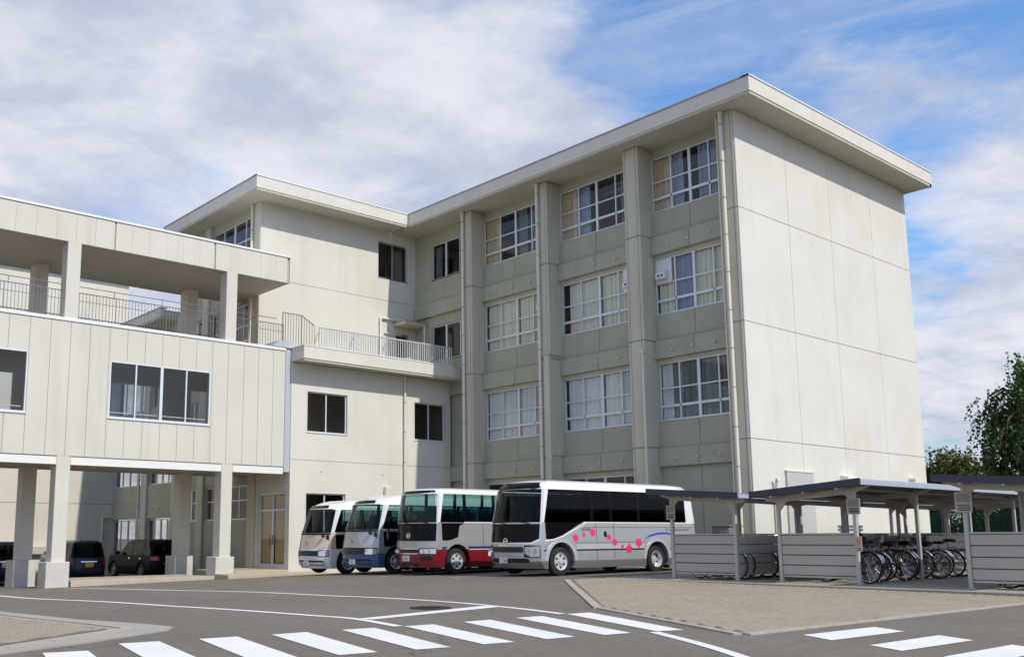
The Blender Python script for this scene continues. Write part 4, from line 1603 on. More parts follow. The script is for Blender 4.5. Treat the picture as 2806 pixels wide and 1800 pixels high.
def bus(name, label, loc, heading, c):
    b = empty(name, loc, heading)
    tag(b, label, 'bus', 'school buses parked in a row')
    L, W, H = c['L'], c['W'], c['H']
    hw = W / 2
    belt, eav = c['belt'], c['eave']
    wt = [(.2, hw - .05), (.34, hw - .012), (.5, hw), (c['waist'], hw), (eav, hw - .085), (H - .22, hw - .13), (H - .09, hw - .24), (H - .025, hw - .5), (H, hw - .8)]
    rt = [(.2, .06), (.5, 0), (1.2, .01), (eav, .10), (H - .2, .2), (H - .08, .36), (H, .9)]
    S = Shell(L, c['ft'], rt, wt, cf=c.get('cf', .24), cr=.16, pf=c.get('pf', 3.0))
    xa = L / 2 - c['fo']
    xb = xa - c['wb']
    wr = .385
    arch = .49
    # ---- lower body in paint zones
    for (nm, z0, z1, mm) in c['zones']:
        zs = [z0] + [z for z in (.34, .5, c['waist'], .84, 1.0, 1.2, 1.4) if z0 + .02 < z < z1 - .02] + [z1]
        o = S.loft(sorted(set(zs))).build(nm, mm, b, smooth=35, local=True)
        if z0 < wr + arch:
            cut_arches(o, [(x, s0, s1, wr + .02, arch) for x in (xa, xb) for (s0, s1) in ((hw - .34, hw + .3), (-hw - .3, -hw + .34))])
    # inner arch liners
    for x in (xa, xb):
        for s in (1, -1):
            al = MB()
            for k in range(17):
                a = rad(-8 + 196 * k / 16)
                for yy in (hw - .335, hw - .03):
                    al.v.append((x + (arch + .004) * math.cos(a), s * yy, wr + .02 + (arch + .004) * math.sin(a)))
                if k: al.f.append((2 * k - 2, 2 * k - 1, 2 * k + 1, 2 * k))
            al.f.append(tuple(range(0, 34, 2)))
            al.build('arch_liner', M_under, b, local=True)
    MB().box(-L / 2 + .4, L / 2 - .6, -hw + .3, hw - .3, .22, .34).build('underbody', M_under, b, local=True)
    # ---- roof
    rz = [eav, eav + .06, H - .22, H - .15, H - .09, H - .05, H - .025, H - .008, H]
    S.loft(sorted(set(rz)), cap0=True).build('roof', c['roof_mat'], b, smooth=50, local=True)
    # ---- glazed storey: panes and pillars
    xw = S.xf(belt) - S.cf
    gl = c['glass']
    vb = hw * .93
    wsz0, wsz1 = c['ws']
    patch('windshield', [(-S.w(wsz0) * .965, wsz0), (S.w(wsz0) * .965, wsz0), (S.w(wsz1) * .95, wsz1 - .05), (S.w(wsz1) * .90, wsz1), (-S.w(wsz1) * .90, wsz1), (-S.w(wsz1) * .95, wsz1 - .05)], S.front, c['wsglass'], b, o=-.004, th=.008, du=.1, dv=.15)
    for (zz0, zz1) in ((wsz0 - .035, wsz0 + .012), (wsz1 - .012, wsz1 + .03)):
        k0, k1 = (.95, .95) if zz0 < wsz1 - .1 else (.86, .84)
        patch('windshield_seal', [(-S.w(zz0) * k0, zz0), (S.w(zz0) * k0, zz0), (S.w(zz1) * k1, zz1), (-S.w(zz1) * k1, zz1)], S.front, M_black, b, o=.010, th=.03, du=.08, dv=.1)
    # front corner posts between windshield and first side pane
    for s, fs in ((1, S.left), (-1, S.right)):
        patch('corner_post', [(s * S.w(wsz0) * .965, wsz0), (s * S.w(wsz0), wsz0), (s * S.w(eav), eav), (s * S.w(eav) * .945, eav)], S.front, c['post_mat'], b, o=.006, th=.05, du=.06, dv=.12)
        A = lambda z: S.xf(z) - S.cf
        patch('corner_post', [(A(belt) + .02, belt), (A(eav) + .02, eav), (A(eav) - c['post_w'] - .06, eav), (A(belt) - c['post_w'], belt)], fs, c['post_mat'], b, o=.006, th=.05, du=.3, dv=.2)
        # side panes
        x0 = A(belt) - c['post_w']
        top = A(eav) - c['post_w'] - .06
        edges = c['side'] + [S.xr(eav) + S.cr + .25]
        prev = None
        for k, e in enumerate(edges):
            if k == 0:
                poly = [(x0 - .01, belt + .01), (top - .01, eav - .02), (e + .05, eav - .02), (e + .05, belt + .01)]
            else:
                poly = rrect(e + .04, prev - .04, belt + .012, eav - .02, .05)
            patch('side_window', poly, fs, gl, b, o=-.006, th=.008, du=.5, dv=.3)
            if k < len(edges) - 1:
                patch('window_post', [(e - .055, belt), (e + .055, belt), (e + .055, eav), (e - .055, eav)], fs, c['pillar_mat'], b, o=-.001, th=.03, du=.5, dv=.2)
            prev = e
        patch('rear_post', [(prev + .05, belt), (prev + .05, eav), (S.xr(eav) + S.cr, eav), (S.xr(belt) + S.cr, belt)], fs, c['post_mat'], b, o=.002, th=.05, du=.5, dv=.2)
        # window band rails
        xe = S.xr(eav) + S.cr
        xr_ = c.get('rail_from', x0 - .02)
        patch('window_rail', [(xr_, belt - .012), (xr_, belt + .02), (xe, belt + .02), (xe, belt - .012)], fs, c['post_mat'], b, o=.004, th=.02, du=.6, dv=.5)
        # front quarter light below the belt
        if 'quarter' in c:
            q = [(px_, pz_) for (px_, pz_) in c['quarter']]
            patch('quarter_window', q, fs, c.get('quarter_mat', M_blackgloss), b, o=.006, th=.012, du=.3, dv=.15)
    patch('rear_window', rrect(-vb * .8, vb * .8, belt + .05, eav - .1, .08), S.rear, gl, b, o=-.004, th=.008, du=.15, dv=.3)
    patch('rear_frame', [(-hw * .98, belt), (hw * .98, belt), (hw * .98, belt + .05), (-hw * .98, belt + .05)], S.rear, c['post_mat'], b, o=.002, th=.03)
    for s in (-1, 1):
        patch('rear_post', [(s * vb * .8, belt), (s * hw * .995, belt), (s * (hw - .09), eav), (s * vb * .78, eav)], S.rear, c['post_mat'], b, o=.002, th=.03)
    # ---- front
    for (nm, poly, mm) in c['front']:
        hd_ = nm.startswith('roof')
        patch(nm, poly, S.front, mm, b, o=.03 if hd_ else .006, th=.06 if hd_ else .02, du=.06, dv=.03 if hd_ else .1)
    for s in (-1, 1):
        a_ = [p for (_, poly, _m) in c['lamps'] for p in poly]
        v0_, v1_, q0_, q1_ = min(p[0] for p in a_) - .025, min(max(p[0] for p in a_) + .012, S.w(.7) * .999), min(p[1] for p in a_) - .02, max(p[1] for p in a_) + .02
        patch('headlight_bezel', [(s * v0_, q0_), (s * v1_, q0_), (s * v1_, q1_), (s * v0_, q1_)], S.front, M_grille, b, o=.008, th=.03, du=.05, dv=.06)
        for (nm, poly, mm) in c['lamps']:
            hl = patch(nm, [(s * v, z) for v, z in poly], S.front, mm, b, o=.012, th=.04, du=.06, dv=.06)
    if 'bulbs' in c:
        for s in (-1, 1):
            for (v, z, r) in c['bulbs']:
                x, y, _ = S.front(s * v, z)
                MB().lathe([(r, 0), (r * .96, .02), (r * .6, .005), (.001, -.0)], (x + .006, y, z), 'x', 18).build('lamp_bowl', M_chrome, b, smooth=True, local=True)
    pv, pz_ = c['plate']
    plate(b, S.front(pv, pz_)[0] + .022, pv, pz_, 1, c['ptext'][0], c['ptext'][1])
    # emblem ring on the front
    ex = S.front(c['emb'][0], c['emb'][1])[0] + .012
    e = MB().ring((ex, c['emb'][0], c['emb'][1]), c['emb'][2], .012, 'x', 24, 6)
    e.box(ex - .008, ex + .008, c['emb'][0] - c['emb'][2], c['emb'][0] + c['emb'][2], c['emb'][1] - .012, c['emb'][1] + .012)
    e.build('emblem', M_chrome if c.get('chrome_emb') else M_alud, b, smooth=True, local=True)
    # wipers
    for (v0, v1) in ((.75, -.05), (-.05, -.8)):
        P = []
        for k in range(6):
            t = k / 5
            v = v0 + (v1 - v0) * t
            z = wsz0 + .02 + .07 * math.sin(t * PI * .6)
            P.append(S.front(v, z, .03))
        MB().tube(P, .012, 6).build('wiper', M_black, b, local=True)
    # mirrors
    for (mx, my, mz, w_, h_, arm) in c['mirrors']:
        mb = MB().cbox(mx - .05, mx + .05, my - w_ / 2, my + w_ / 2, mz - h_ / 2, mz + h_ / 2, .03).build('mirror', M_mirrorg, b, smooth=35, local=True)
        MB().tube(arm, .014, 6).build('mirror_arm', M_mirrorg, mb, local=True)
    # side decoration
    for (nm, poly, mm, both) in c['decor']:
        for fs in ((S.left, S.right) if both else (S.left,)):
            patch(nm, poly, fs, mm, b, o=.006, th=.01, du=.4, dv=.15)
    for (x, z0, z1) in c['seams']:
        patch('body_seam', [(x - .006, z0), (x + .006, z0), (x + .006, z1), (x - .006, z1)], S.left, M_hole, b, o=.0045, th=.006, du=1, dv=.15)
    # wheels
    for x in (xa, xb):
        for s in (1, -1):
            wheel(b, x, s * (hw - .15), s, wr, .23, .03 if x == xa else .13, alloy=False, rimm=c.get('rim'))
            MB().cbox(x - arch - .09, x - arch - .06, s * (hw - .28), s * (hw - .05), .12, .55, .005).build('mudflap', M_black, b, local=True) if s > 0 else None
    # interior
    st = MB()
    hr = MB()
    x = L / 2 - 2.0
    while x > -L / 2 + .6:
        for y in (-.50, .50):
            st.cbox(x - .12, x + .02, y - .38, y + .38, .9, belt + .42, .04)
            st.cbox(x, x + .42, y - .38, y + .38, .75, .92, .04)
            for dy in (-.2, .2):
                hr.cbox(x - .13, x + .03, y + dy - .13, y + dy + .13, belt + .28, belt + .45, .03)
        x -= .78
    st.cbox(L / 2 - 1.35, L / 2 - 1.2, -.75, -.25, .9, belt + .5, .04)
    st.build('seats', M_seat, b, local=True)
    hr.build('headrest_covers', c.get('cover', M_headrest), b, local=True)
    d = MB().cbox(L / 2 - .75, L / 2 - .35, -hw + .15, hw - .15, .85, wsz0 + .02, .05)
    d.build('dashboard', M_grille, b, local=True)
    stw = MB()
    stw.ring((0, 0, 0), .22, .015, 'z', 20, 6)
    so = stw.build('steering_wheel', M_black, b, local=True)
    so.location = (L / 2 - .95, -.5, wsz0 + .05)
    so.rotation_euler = (0, rad(-35), 0)
    return b, S


def paint(name, col, rough=.28, metal=0.0, coat=.7):
    return mat(name, col, rough, metal=metal, coat=coat, var=.05, vscale=1.5)


P_white = paint('bus_white', (0.80, 0.79, 0.765))
P_pink = paint('bus_pale_pink', (0.68, 0.52, 0.425))
P_silver = mat('bus_silver', (0.55, 0.56, 0.58), 0.34, metal=0.45, coat=.6)
P_lsilver = mat('bus_light_silver', (0.62, 0.63, 0.655), 0.34, metal=0.3, coat=.6)
P_silver2 = mat('bus_warm_silver', (0.46, 0.455, 0.45), 0.35, metal=0.4, coat=.6)
P_red = paint('bus_dark_red', (0.22, 0.008, 0.018))
P_blue = paint('bus_slate_blue', (0.05, 0.10, 0.25))
P_navy = paint('bus_blue_stripe', (0.03, 0.03, 0.22))
P_dgrey = mat('bus_grey_bumper', (0.20, 0.20, 0.205), 0.4, metal=.2, coat=.4)
P_hotpink = mat('pink_vinyl', (0.85, 0.03, 0.16), 0.5)
P_bluevinyl = mat('blue_vinyl', (0.01, 0.04, 0.62), 0.5)
G_teal = glass('teal_bus_glass', (0.64, 0.77, 0.75), refl=.5)
G_ws = glass('windshield_glass', (0.68, 0.77, 0.75), refl=.5)
G_dark = glass('privacy_bus_glass', (0.24, 0.26, 0.27), refl=.28)
G_dark2 = glass('tinted_bus_glass', (0.30, 0.36, 0.36))

ft_old = [(.2, .12), (.34, .03), (.6, 0), (.84, .02), (1.38, .10), (2.2, .36), (2.34, .50), (2.46, .78), (2.53, 1.1), (2.57, 1.9)]
ft_3 = [(.2, .10), (.34, .02), (.6, 0), (.97, .01), (1.5, .04), (2.44, .16), (2.53, .26), (2.58, .42), (2.62, 1.2)]
ft_4 = [(.2, .14), (.34, .04), (.5, 0), (.87, .0), (1.37, .05), (2.32, .22), (2.45, .31), (2.55, .50), (2.60, .80), (2.63, 1.5)]
side_x = [1.45, .25, -.95, -2.15]


def quarter_pts(L, cf, xf, belt, low, back):
    xa = L / 2 - xf - cf - .12
    return [(xa, belt + .02), (xa, low + .03), (xa - .05, low), (xa - .3, low + .01), (xa - .62, low + .10), (back + .2, belt - .06), (back, belt + .02)]


def mk_arms(x, y, z, dx, dz):
    return [(x + dx, y * .92, z + dz), (x + .02, y, z + dz * .5), (x, y, z)]


HB = PI            # heading towards -x
# leftmost: pale pink and white
c12 = dict(cf=.34, pf=2.5, L=6.99, W=2.04, H=2.57, waist=.9, belt=1.40, eave=2.20, ft=ft_old, fo=1.1, wb=3.935, ws=(1.38, 2.19), post_w=.07,
           glass=G_teal, wsglass=G_ws, side=[1.75, .55, -.65, -1.85], roof_mat=P_white, post_mat=P_white, pillar_mat=M_blackgloss,
           quarter=quarter_pts(6.99, .34, .12, 1.32, .86, 1.95),
           mirrors=[(3.35, 1.16, 1.25, .12, .16, mk_arms(3.35, 1.16, 1.25, -.12, -.1)), (3.32, .82, 1.30, .14, .10, mk_arms(3.32, .82, 1.30, -.06, -.05))])


def front_old(body, bumper):
    return [('grille', [(-.62, .62), (.62, .62), (.64, .80), (-.64, .80)], M_grille),
            ('bumper_intake', rrect(-.82, -.12, .30, .47, .04), M_grille), ('bumper_intake', rrect(.12, .82, .30, .47, .04), M_grille),
            ('bumper_bar', [(-.8, .375), (.8, .375), (.8, .405), (-.8, .405)], bumper),
            ('roof_visor', [(-.58, 2.27), (.58, 2.27), (.50, 2.36), (-.50, 2.36)], M_blackgloss)]


lamps_old = [('headlight', [(.63, .62), (.88, .62), (.88, .80), (.64, .80)], M_lens), ('indicator', [(.885, .62), (.985, .63), (.985, .80), (.885, .80)], M_amber)]
c1 = dict(c12, zones=[('bumper', .2, .58, P_white), ('body', .58, .86, P_white), ('upper_body', .86, 1.40, P_pink)],
          front=front_old(P_pink, P_white), lamps=lamps_old, plate=(.0, .36), ptext=('300', '31-21'), emb=(0, 1.06, .06),
          decor=[], seams=[(1.2, .45, 1.35)], cover=M_headrest)
c2 = dict(c12, zones=[('bumper', .2, .66, P_blue), ('body', .66, 1.40, P_silver2)],
          front=front_old(P_silver2, P_blue) + [('light_band', [(-1.0, .80), (1.0, .80), (1.0, .83), (-1.0, .83)], M_blackgloss)], lamps=lamps_old, plate=(.05, .38), ptext=('200', '41'), emb=(0, 1.06, .06),
          decor=[], seams=[(1.2, .45, 1.35)])
GX = 19.5
z_ = lambda y, x=19.5: g(x, y)
WY_ = {1: 27.8, 2: 25.0, 3: 22.2, 4: 18.1}


def place(wx, wy, c, head):
    """bus whose near front wheel stands at (wx, wy)"""
    lx, ly = c['L'] / 2 - c['fo'], c['W'] / 2 - .08
    ca, sa = math.cos(head), math.sin(head)
    x, y = wx - (lx * ca - ly * sa), wy - (lx * sa + ly * ca)
    return (x, y, g(wx + 1.2, wy + .4))


bus('school_minibus', 'pale pink and white minibus, leftmost of the row, nearest the entrance step', place(19.35, 27.85, c1, HB - .02), HB - .02, c1)
bus('school_minibus', 'silver minibus with slate blue bumper between the pink and the red ones', place(19.3, 25.05, c2, HB - .02), HB - .02, c2)
c3 = dict(rail_from=2.1, cf=.32, pf=2.6, L=6.99, W=2.06, H=2.62, waist=.95, belt=1.54, eave=2.42, ft=ft_3, fo=1.1, wb=3.69, ws=(1.50, 2.44), post_w=.08,
          glass=G_teal, wsglass=G_ws, side=[2.05, .85, -.35, -1.55], roof_mat=P_white, post_mat=P_white, pillar_mat=M_blackgloss,
          quarter=quarter_pts(6.99, .32, .06, 1.50, 1.0, 2.1), quarter_mat=M_blackgloss, cover=mat('blue_headrest', (0.10, 0.2, 0.5), .9),
          zones=[('bumper', .2, .74, P_red), ('body', .74, 1.54, P_silver2)],
          front=[('front_mask', [(-.98, .99), (.98, .99), (.97, 1.5), (-.97, 1.5)], M_blackgloss), ('grille', rrect(-.40, .40, .63, .74, .02), M_grille),
                 ('grille_surround', [(-.44, .60), (.44, .60), (.44, .625), (-.44, .625)], M_chrome), ('grille_surround', [(-.44, .745), (.44, .745), (.44, .765), (-.44, .765)], M_chrome),
                 ('bumper_intake', rrect(.52, .9, .42, .54, .05), M_grille), ('bumper_intake', rrect(-.9, -.52, .42, .54, .05), M_grille),
                 ('lower_intake', rrect(-.4, .4, .24, .34, .03), M_grille), ('roof_header', [(-.8, 2.45), (.8, 2.45), (.72, 2.51), (-.72, 2.51)], M_blackgloss)],
          lamps=[('headlight', [(.50, .62), (.99, .61), (.995, .76), (.52, .75)], M_lens)], bulbs=[(.64, .685, .055), (.80, .685, .055)],
          plate=(-.1, .47), ptext=('230', '12-06'), emb=(0, 1.15, .075), chrome_emb=True,
          decor=[('blue_stripe', [(3.0, .75), (2.87, .75), (2.80, .82), (3.0, .82)], P_navy, True), ('blue_stripe', [(1.93, .75), (-.79, .75), (-.73, .82), (1.99, .82)], P_navy, True), ('blue_stripe', [(-1.79, .75), (-3.2, .75), (-3.2, .82), (-1.85, .82)], P_navy, True), ('white_stripe', [(1.93, .722), (-.80, .722), (-.79, .742), (1.93, .742)], P_white, True), ('fuel_flap', rrect(1.0, 1.16, .52, .66, .02), P_white, False)],
          seams=[(1.35, .4, 1.5)],
          mirrors=[(3.42, -1.14, 1.2, .10, .34, mk_arms(3.42, -1.14, 1.2, -.2, .15))])
bus('school_minibus', 'minibus with dark red lower body and blue stripe, black front mask and grey sides', place(19.45, 22.25, c3, HB - .02), HB - .02, c3)
xa4 = 6.99 / 2 - 1.1
c4 = dict(rail_from=1.5, cf=.36, pf=2.5, L=6.99, W=2.08, H=2.63, waist=.95, belt=1.43, eave=2.33, ft=ft_4, fo=1.1, wb=3.935, ws=(1.38, 2.36), post_w=.07,
          glass=G_dark, wsglass=glass('dark_windshield', (0.60, 0.66, 0.65), refl=.35), side=[1.15, .38, -.8, -2.0], roof_mat=P_white, post_mat=P_white, pillar_mat=M_blackgloss,
          quarter=quarter_pts(6.99, .36, .05, 1.41, .98, 1.55), quarter_mat=M_blackgloss,
          zones=[('bumper', .2, .40, P_dgrey), ('body', .40, 1.43, P_silver)],
          front=[('front_mask', [(-.80, .90), (.80, .90), (.985, 1.0), (.97, 1.385), (-.97, 1.385), (-.985, 1.0)], M_blackgloss), ('grille', rrect(-.60, .60, .63, .78, .03), M_grille),
                 ('grille_surround', [(-.62, .795), (.62, .795), (.62, .825), (-.62, .825)], M_chrome), ('lower_intake', rrect(-.74, .74, .36, .47, .04), M_grille),
                 ('front_trim', [(-.82, .85), (.82, .85), (1.0, .95), (1.0, .985), (.80, .885), (-.80, .885), (-1.0, .985), (-1.0, .95)], P_white),
                 ('roof_header', [(-.86, 2.37), (.86, 2.37), (.70, 2.52), (-.70, 2.52)], M_blackgloss)],
          lamps=[('headlight', [(.66, .60), (.80, .52), (1.0, .52), (1.005, .80), (.66, .77)], M_lens)], bulbs=[(.76, .67, .06), (.90, .67, .065)],
          plate=(-.1, .42), ptext=('230', '・・88'), emb=(0, .93, .075), chrome_emb=True,
          decor=[('dark_moulding', [(xa4 - .57, .665), (xa4 - 3.36, .665), (xa4 - 3.36, .70), (xa4 - .57, .70)], M_hole, True), ('dark_moulding', [(3.05, .665), (xa4 + .57, .665), (xa4 + .57, .70), (3.05, .70)], M_hole, True), ('dark_moulding', [(xa4 - 4.51, .665), (-3.25, .665), (-3.25, .70), (xa4 - 4.51, .70)], M_hole, True),
                 ('white_band', [(xa4 - .57, .705), (xa4 - 3.36, .705), (xa4 - 3.36, .86), (xa4 - .57, .86)], P_lsilver, True),
                 ('waist_line', [(xa4 - .57, .865), (xa4 - 3.36, .865), (xa4 - 3.36, .885), (xa4 - .57, .885)], P_dgrey, True),
                 ('upper_line', [(1.5, 1.30), (-3.25, 1.30), (-3.25, 1.315), (1.5, 1.315)], P_dgrey, True),
                 ('white_edge', [(3.02, .955), (2.7, .985), (2.35, 1.08), (1.5, 1.395), (1.5, 1.44), (1.44, 1.44), (1.44, 1.39), (2.33, 1.04), (2.7, .95), (3.02, .92)], P_white, False),
                 ('door_handle', rrect(.60, .72, 1.03, 1.19, .04), M_black, False),
                 ('fuel_cap', rrect(-1.16, -1.10, .40, .46, .028), M_black, False),
                 ('blue_swoosh', [(-.95, .96), (-1.2, 1.03), (-1.6, 1.10), (-2.0, 1.11), (-2.35, 1.06), (-2.7, .98), (-2.35, 1.09), (-2.0, 1.16), (-1.6, 1.155), (-1.2, 1.08)], P_bluevinyl, False)],
          seams=[(1.02, .42, 1.42), (.30, .42, 1.42)],
          mirrors=[(3.3, .95, 2.30, .16, .10, mk_arms(3.3, .95, 2.30, -.15, .05))])
b4, S4 = bus('school_minibus', 'silver minibus with pink blossom decals on its side, nearest the bicycle shelter', place(19.6, 18.15, c4, HB - .05), HB - .05, c4)
for (x, z, r, ro) in ((1.85, 1.02, .13, .3), (1.52, 1.10, .07, .9), (1.16, 1.16, .135, .1), (.52, 1.03, .10, .5), (.30, .88, .125, .2), (-.02, .76, .075, .8), (-.30, .70, .16, .3), (-.72, .86, .17, .9)):
    flower(b4, S4.left, x, z, r * .88, P_hotpink, ro)
# white arch flares and sill
for xw_ in (xa4, xa4 - 3.935):
    P = []
    for k in range(13):
        a = PI * (k / 12)
        P.append((xw_ + .61 * math.cos(a), .405 + .575 * math.sin(a)))
    for k in range(13):
        a = PI * (1 - k / 12)
        P.append((xw_ + .505 * math.cos(a), .405 + .50 * math.sin(a)))
    patch('arch_flare', P, S4.left, P_lsilver, b4, o=.012, th=.02, du=.1, dv=.5)


def marks(parent, fn, x0, z0, h, n, pitch, material):
    """small printed characters: too fine to read, one glyph of strokes each"""
    rnd = random.Random(5)
    for k in range(n):
        x = x0 - k * pitch
        m = MB()
        for t in range(3):
            zz = z0 + h * (t - 1) * .42
            a, bb = fn(x - pitch * .32, zz, .008), fn(x + pitch * .32, zz, .008)
            m.box(min(a[0], bb[0]), max(a[0], bb[0]), a[1] - .002, a[1] + .001, zz - h * .07, zz + h * .07)
        for t in range(2):
            xx = x + pitch * rnd.uniform(-.28, .28)
            a = fn(xx, z0, .0085)
            m.box(xx - h * .06, xx + h * .06, a[1] - .002, a[1] + .001, z0 - h * .5, z0 + h * .5)
        m.build('printed_character', material, parent, local=True)


marks(b4, S4.left, 1.58, 1.245, .06, 5, .075, mat('print_dark', (0.05, 0.05, 0.07), .6))
marks(b4, S4.left, -1.98, 1.235, .07, 1, .07, mat('print_dark', (0.05, 0.05, 0.07), .6))
marks(b4, S4.left, -2.12, 1.235, .06, 11, .088, mat('print_grey', (0.14, 0.15, 0.18), .6))

# ------------------------------------------------------------------ cars behind the corridor
def car(name, label, loc, heading, c):
    b = empty(name, loc, heading)
    tag(b, label, 'car', 'cars parked in the courtyard')
    L, W, H = c['L'], c['W'], c['H']
    hw = W / 2
    belt = c['belt']
    S = Shell(L, [(.18, .12), (.4, .0), (.7, .02), (belt, .16)], [(.18, .1), (.4, 0), (.7, .01), (belt, .05)], [(.18, hw - .08), (.35, hw - .01), (.6, hw), (belt, hw - .03)], cf=.32, cr=.16, pf=2.6)
    U = Shell(L, [(belt, c['hood']), (H - .10, c['hood'] + c['rake']), (H - .03, c['hood'] + c['rake'] + .14), (H, c['hood'] + c['rake'] + .4)],
              [(belt, .05), (H - .10, .05 + c['tail']), (H - .03, .13 + c['tail']), (H, .35 + c['tail'])], [(belt, hw - .035), (H - .10, hw - .16), (H - .03, hw - .26), (H, hw - .45)], cf=.24, cr=.14)
    xa, xb = L / 2 - c['fo'], L / 2 - c['fo'] - c['wb']
    wr, ar = c['wr'], c['wr'] + .06
    o = S.loft([.18, .28, .4, .55, .7, belt - .05, belt]).build('body', c['paint'], b, smooth=40, local=True)
    cut_arches(o, [(x, s0, s1, wr + .01, ar) for x in (xa, xb) for (s0, s1) in ((hw - .26, hw + .3), (-hw - .3, -hw + .26))])
    MB().box(-L / 2 + .2, L / 2 - .25, -hw + .12, hw - .12, .16, .3).build('underbody', M_under, b, local=True)
    U.loft([H - .10, H - .06, H - .03, H - .012, H]).build('roof', c['paint'], b, smooth=50, local=True)
    z0, z1 = belt, H - .10
    patch('windshield', [(-hw * .86, z0), (hw * .86, z0), (hw * .76, z1), (-hw * .76, z1)], U.front, c['glass'], b, o=-.002, th=.008)
    patch('rear_window', [(-hw * .80, z0 + .03), (hw * .80, z0 + .03), (hw * .72, z1 - .01), (-hw * .72, z1 - .01)], U.rear, c['glass'], b, o=-.002, th=.008)
    for s, fs in ((1, U.left), (-1, U.right)):
        A = lambda z: U.xf(z) - U.cf
        R = lambda z: U.xr(z) + U.cr
        patch('front_post', [(s * hw * .86, z0), (s * (hw - .035), z0), (s * (hw - .16), z1), (s * hw * .76, z1)], U.front, c['paint'], b, o=.004, th=.03)
        patch('rear_post', [(s * hw * .80, z0), (s * (hw - .035), z0), (s * (hw - .16), z1), (s * hw * .72, z1)], U.rear, c['paint'], b, o=.004, th=.03)
        xs_ = [A(z0)] + [A(z0) + (R(z0) - A(z0)) * t for t in c['doors']] + [R(z0)]
        xt_ = [A(z1)] + [A(z0) + (R(z0) - A(z0)) * t for t in c['doors']] + [R(z1)]
        for k in range(len(xs_) - 1):
            patch('side_window', [(xs_[k] - .03, z0), (xt_[k] - .03, z1), (xt_[k + 1] + .03, z1), (xs_[k + 1] + .03, z0)], fs, c['glass'], b, o=-.003, th=.008)
            if k:
                patch('door_post', [(xs_[k] - .05, z0), (xs_[k] + .05, z0), (xt_[k] + .05, z1), (xt_[k] - .05, z1)], fs, M_blackgloss, b, o=.002, th=.02)
                patch('door_seam', [(xs_[k] - .005, .32), (xs_[k] + .005, .32), (xs_[k] + .005, z0), (xs_[k] - .005, z0)], S.left if s > 0 else S.right, M_hole, b, o=.003, th=.006)
                patch('door_handle', rrect(xs_[k] + .08, xs_[k] + .24, belt - .16, belt - .12, .015), S.left if s > 0 else S.right, c.get('hmat', M_chrome), b, o=.02, th=.02)
        patch('headlight', [(s * hw * .55, .55), (s * hw * .97, .58), (s * hw * .97, .72), (s * hw * .6, .68)], S.front, M_lens, b, o=.008, th=.02, du=.05, dv=.05)
        fn = U.rear if c['lampz'][0] >= belt else S.rear
        patch('taillight', [(s * hw * c['lampv'][0], c['lampz'][0]), (s * hw * c['lampv'][1], c['lampz'][0]), (s * hw * c['lampv'][1], c['lampz'][1]), (s * hw * c['lampv'][0], c['lampz'][1])], fn, c.get('lampm', M_redlens), b, o=.015, th=.03, du=.05, dv=.05)
        MB().cbox(L / 2 - c['hood'] - .45, L / 2 - c['hood'] - .32, s * (hw + .02), s * (hw + .2), belt + .02, belt + .17, .03).build('mirror', c['paint'], b, local=True)
        for x in (xa, xb):
            wheel(b, x, s * (hw - .11), s, wr, .185, .03, alloy=True, rimm=mat('car_alloy', (0.22, 0.22, 0.23), .4, metal=.5))
    patch('rear_bumper', [(-hw * .98, .30), (hw * .98, .30), (hw * .98, .36), (-hw * .98, .36)], S.rear, M_black, b, o=.006, th=.02)
    patch('grille', [(-hw * .5, .42), (hw * .5, .42), (hw * .5, .56), (-hw * .5, .56)], S.front, M_grille, b, o=.006, th=.02)
    patch('tailgate_trim', [(-hw * .45, c['pz'] + .12), (hw * .45, c['pz'] + .12), (hw * .45, c['pz'] + .15), (-hw * .45, c['pz'] + .15)], S.rear, M_chrome, b, o=.01, th=.02)
    plate(b, S.rear(0, c['pz'])[0] - .02, 0, c['pz'], -1, c['pt'][0], c['pt'][1], pm=c.get('pm'), ink=c.get('ink'))
    wp = [U.rear(.05, z0 + .06, .03), U.rear(-.3, z0 + .10, .03)]
    MB().tube(wp, .01, 6).build('rear_wiper', M_black, b, local=True)
    st = MB()
    for x in (xa - 1.0, xa - 1.85):
        for y in (-.36, .36):
            st.cbox(x - .1, x + .06, y - .24, y + .24, .5, belt + .22, .05)
            st.cbox(x - .08, x + .02, y - .12, y + .12, belt + .24, belt + .4, .03)
    st.build('seats', M_seat, b, local=True)
    MB().tube([(-L / 2 + .5, .25, H - .01), (-L / 2 + .38, .25, H + .1)], .012, 6).build('aerial', M_black, b, local=True)
    return b


P_cnavy = mat('car_navy', (0.005, 0.008, 0.028), .3, spec=.3, coat=.15)
P_cblack = mat('car_black', (0.005, 0.005, 0.006), .4, spec=.1)
P_csilver = mat('car_silver', (0.45, 0.46, 0.47), .3, metal=.5, coat=.7)
P_cviolet = mat('car_violet_blue', (0.010, 0.011, 0.04), .3, spec=.3, coat=.15)
G_car = glass('car_glass', (0.36, 0.39, 0.39), refl=.6)
kei = dict(L=3.395, W=1.475, H=1.70, belt=.98, hood=.62, rake=.55, tail=.12, fo=.52, wb=2.45, wr=.28, paint=P_cnavy, glass=G_car, doors=(.38, .72), lampz=(.72, .96), lampv=(.86, .985), pz=.70, pt=('580', '12-34'), pm=M_yplate, ink=M_black)
suv = dict(L=4.6, W=1.80, H=1.66, belt=1.0, hood=1.15, rake=.65, tail=.42, fo=.9, wb=2.65, wr=.34, paint=P_cblack, glass=G_car, doors=(.40, .74), lampz=(.78, .94), lampv=(.60, .985), pz=.52, pt=('300', '・363'))
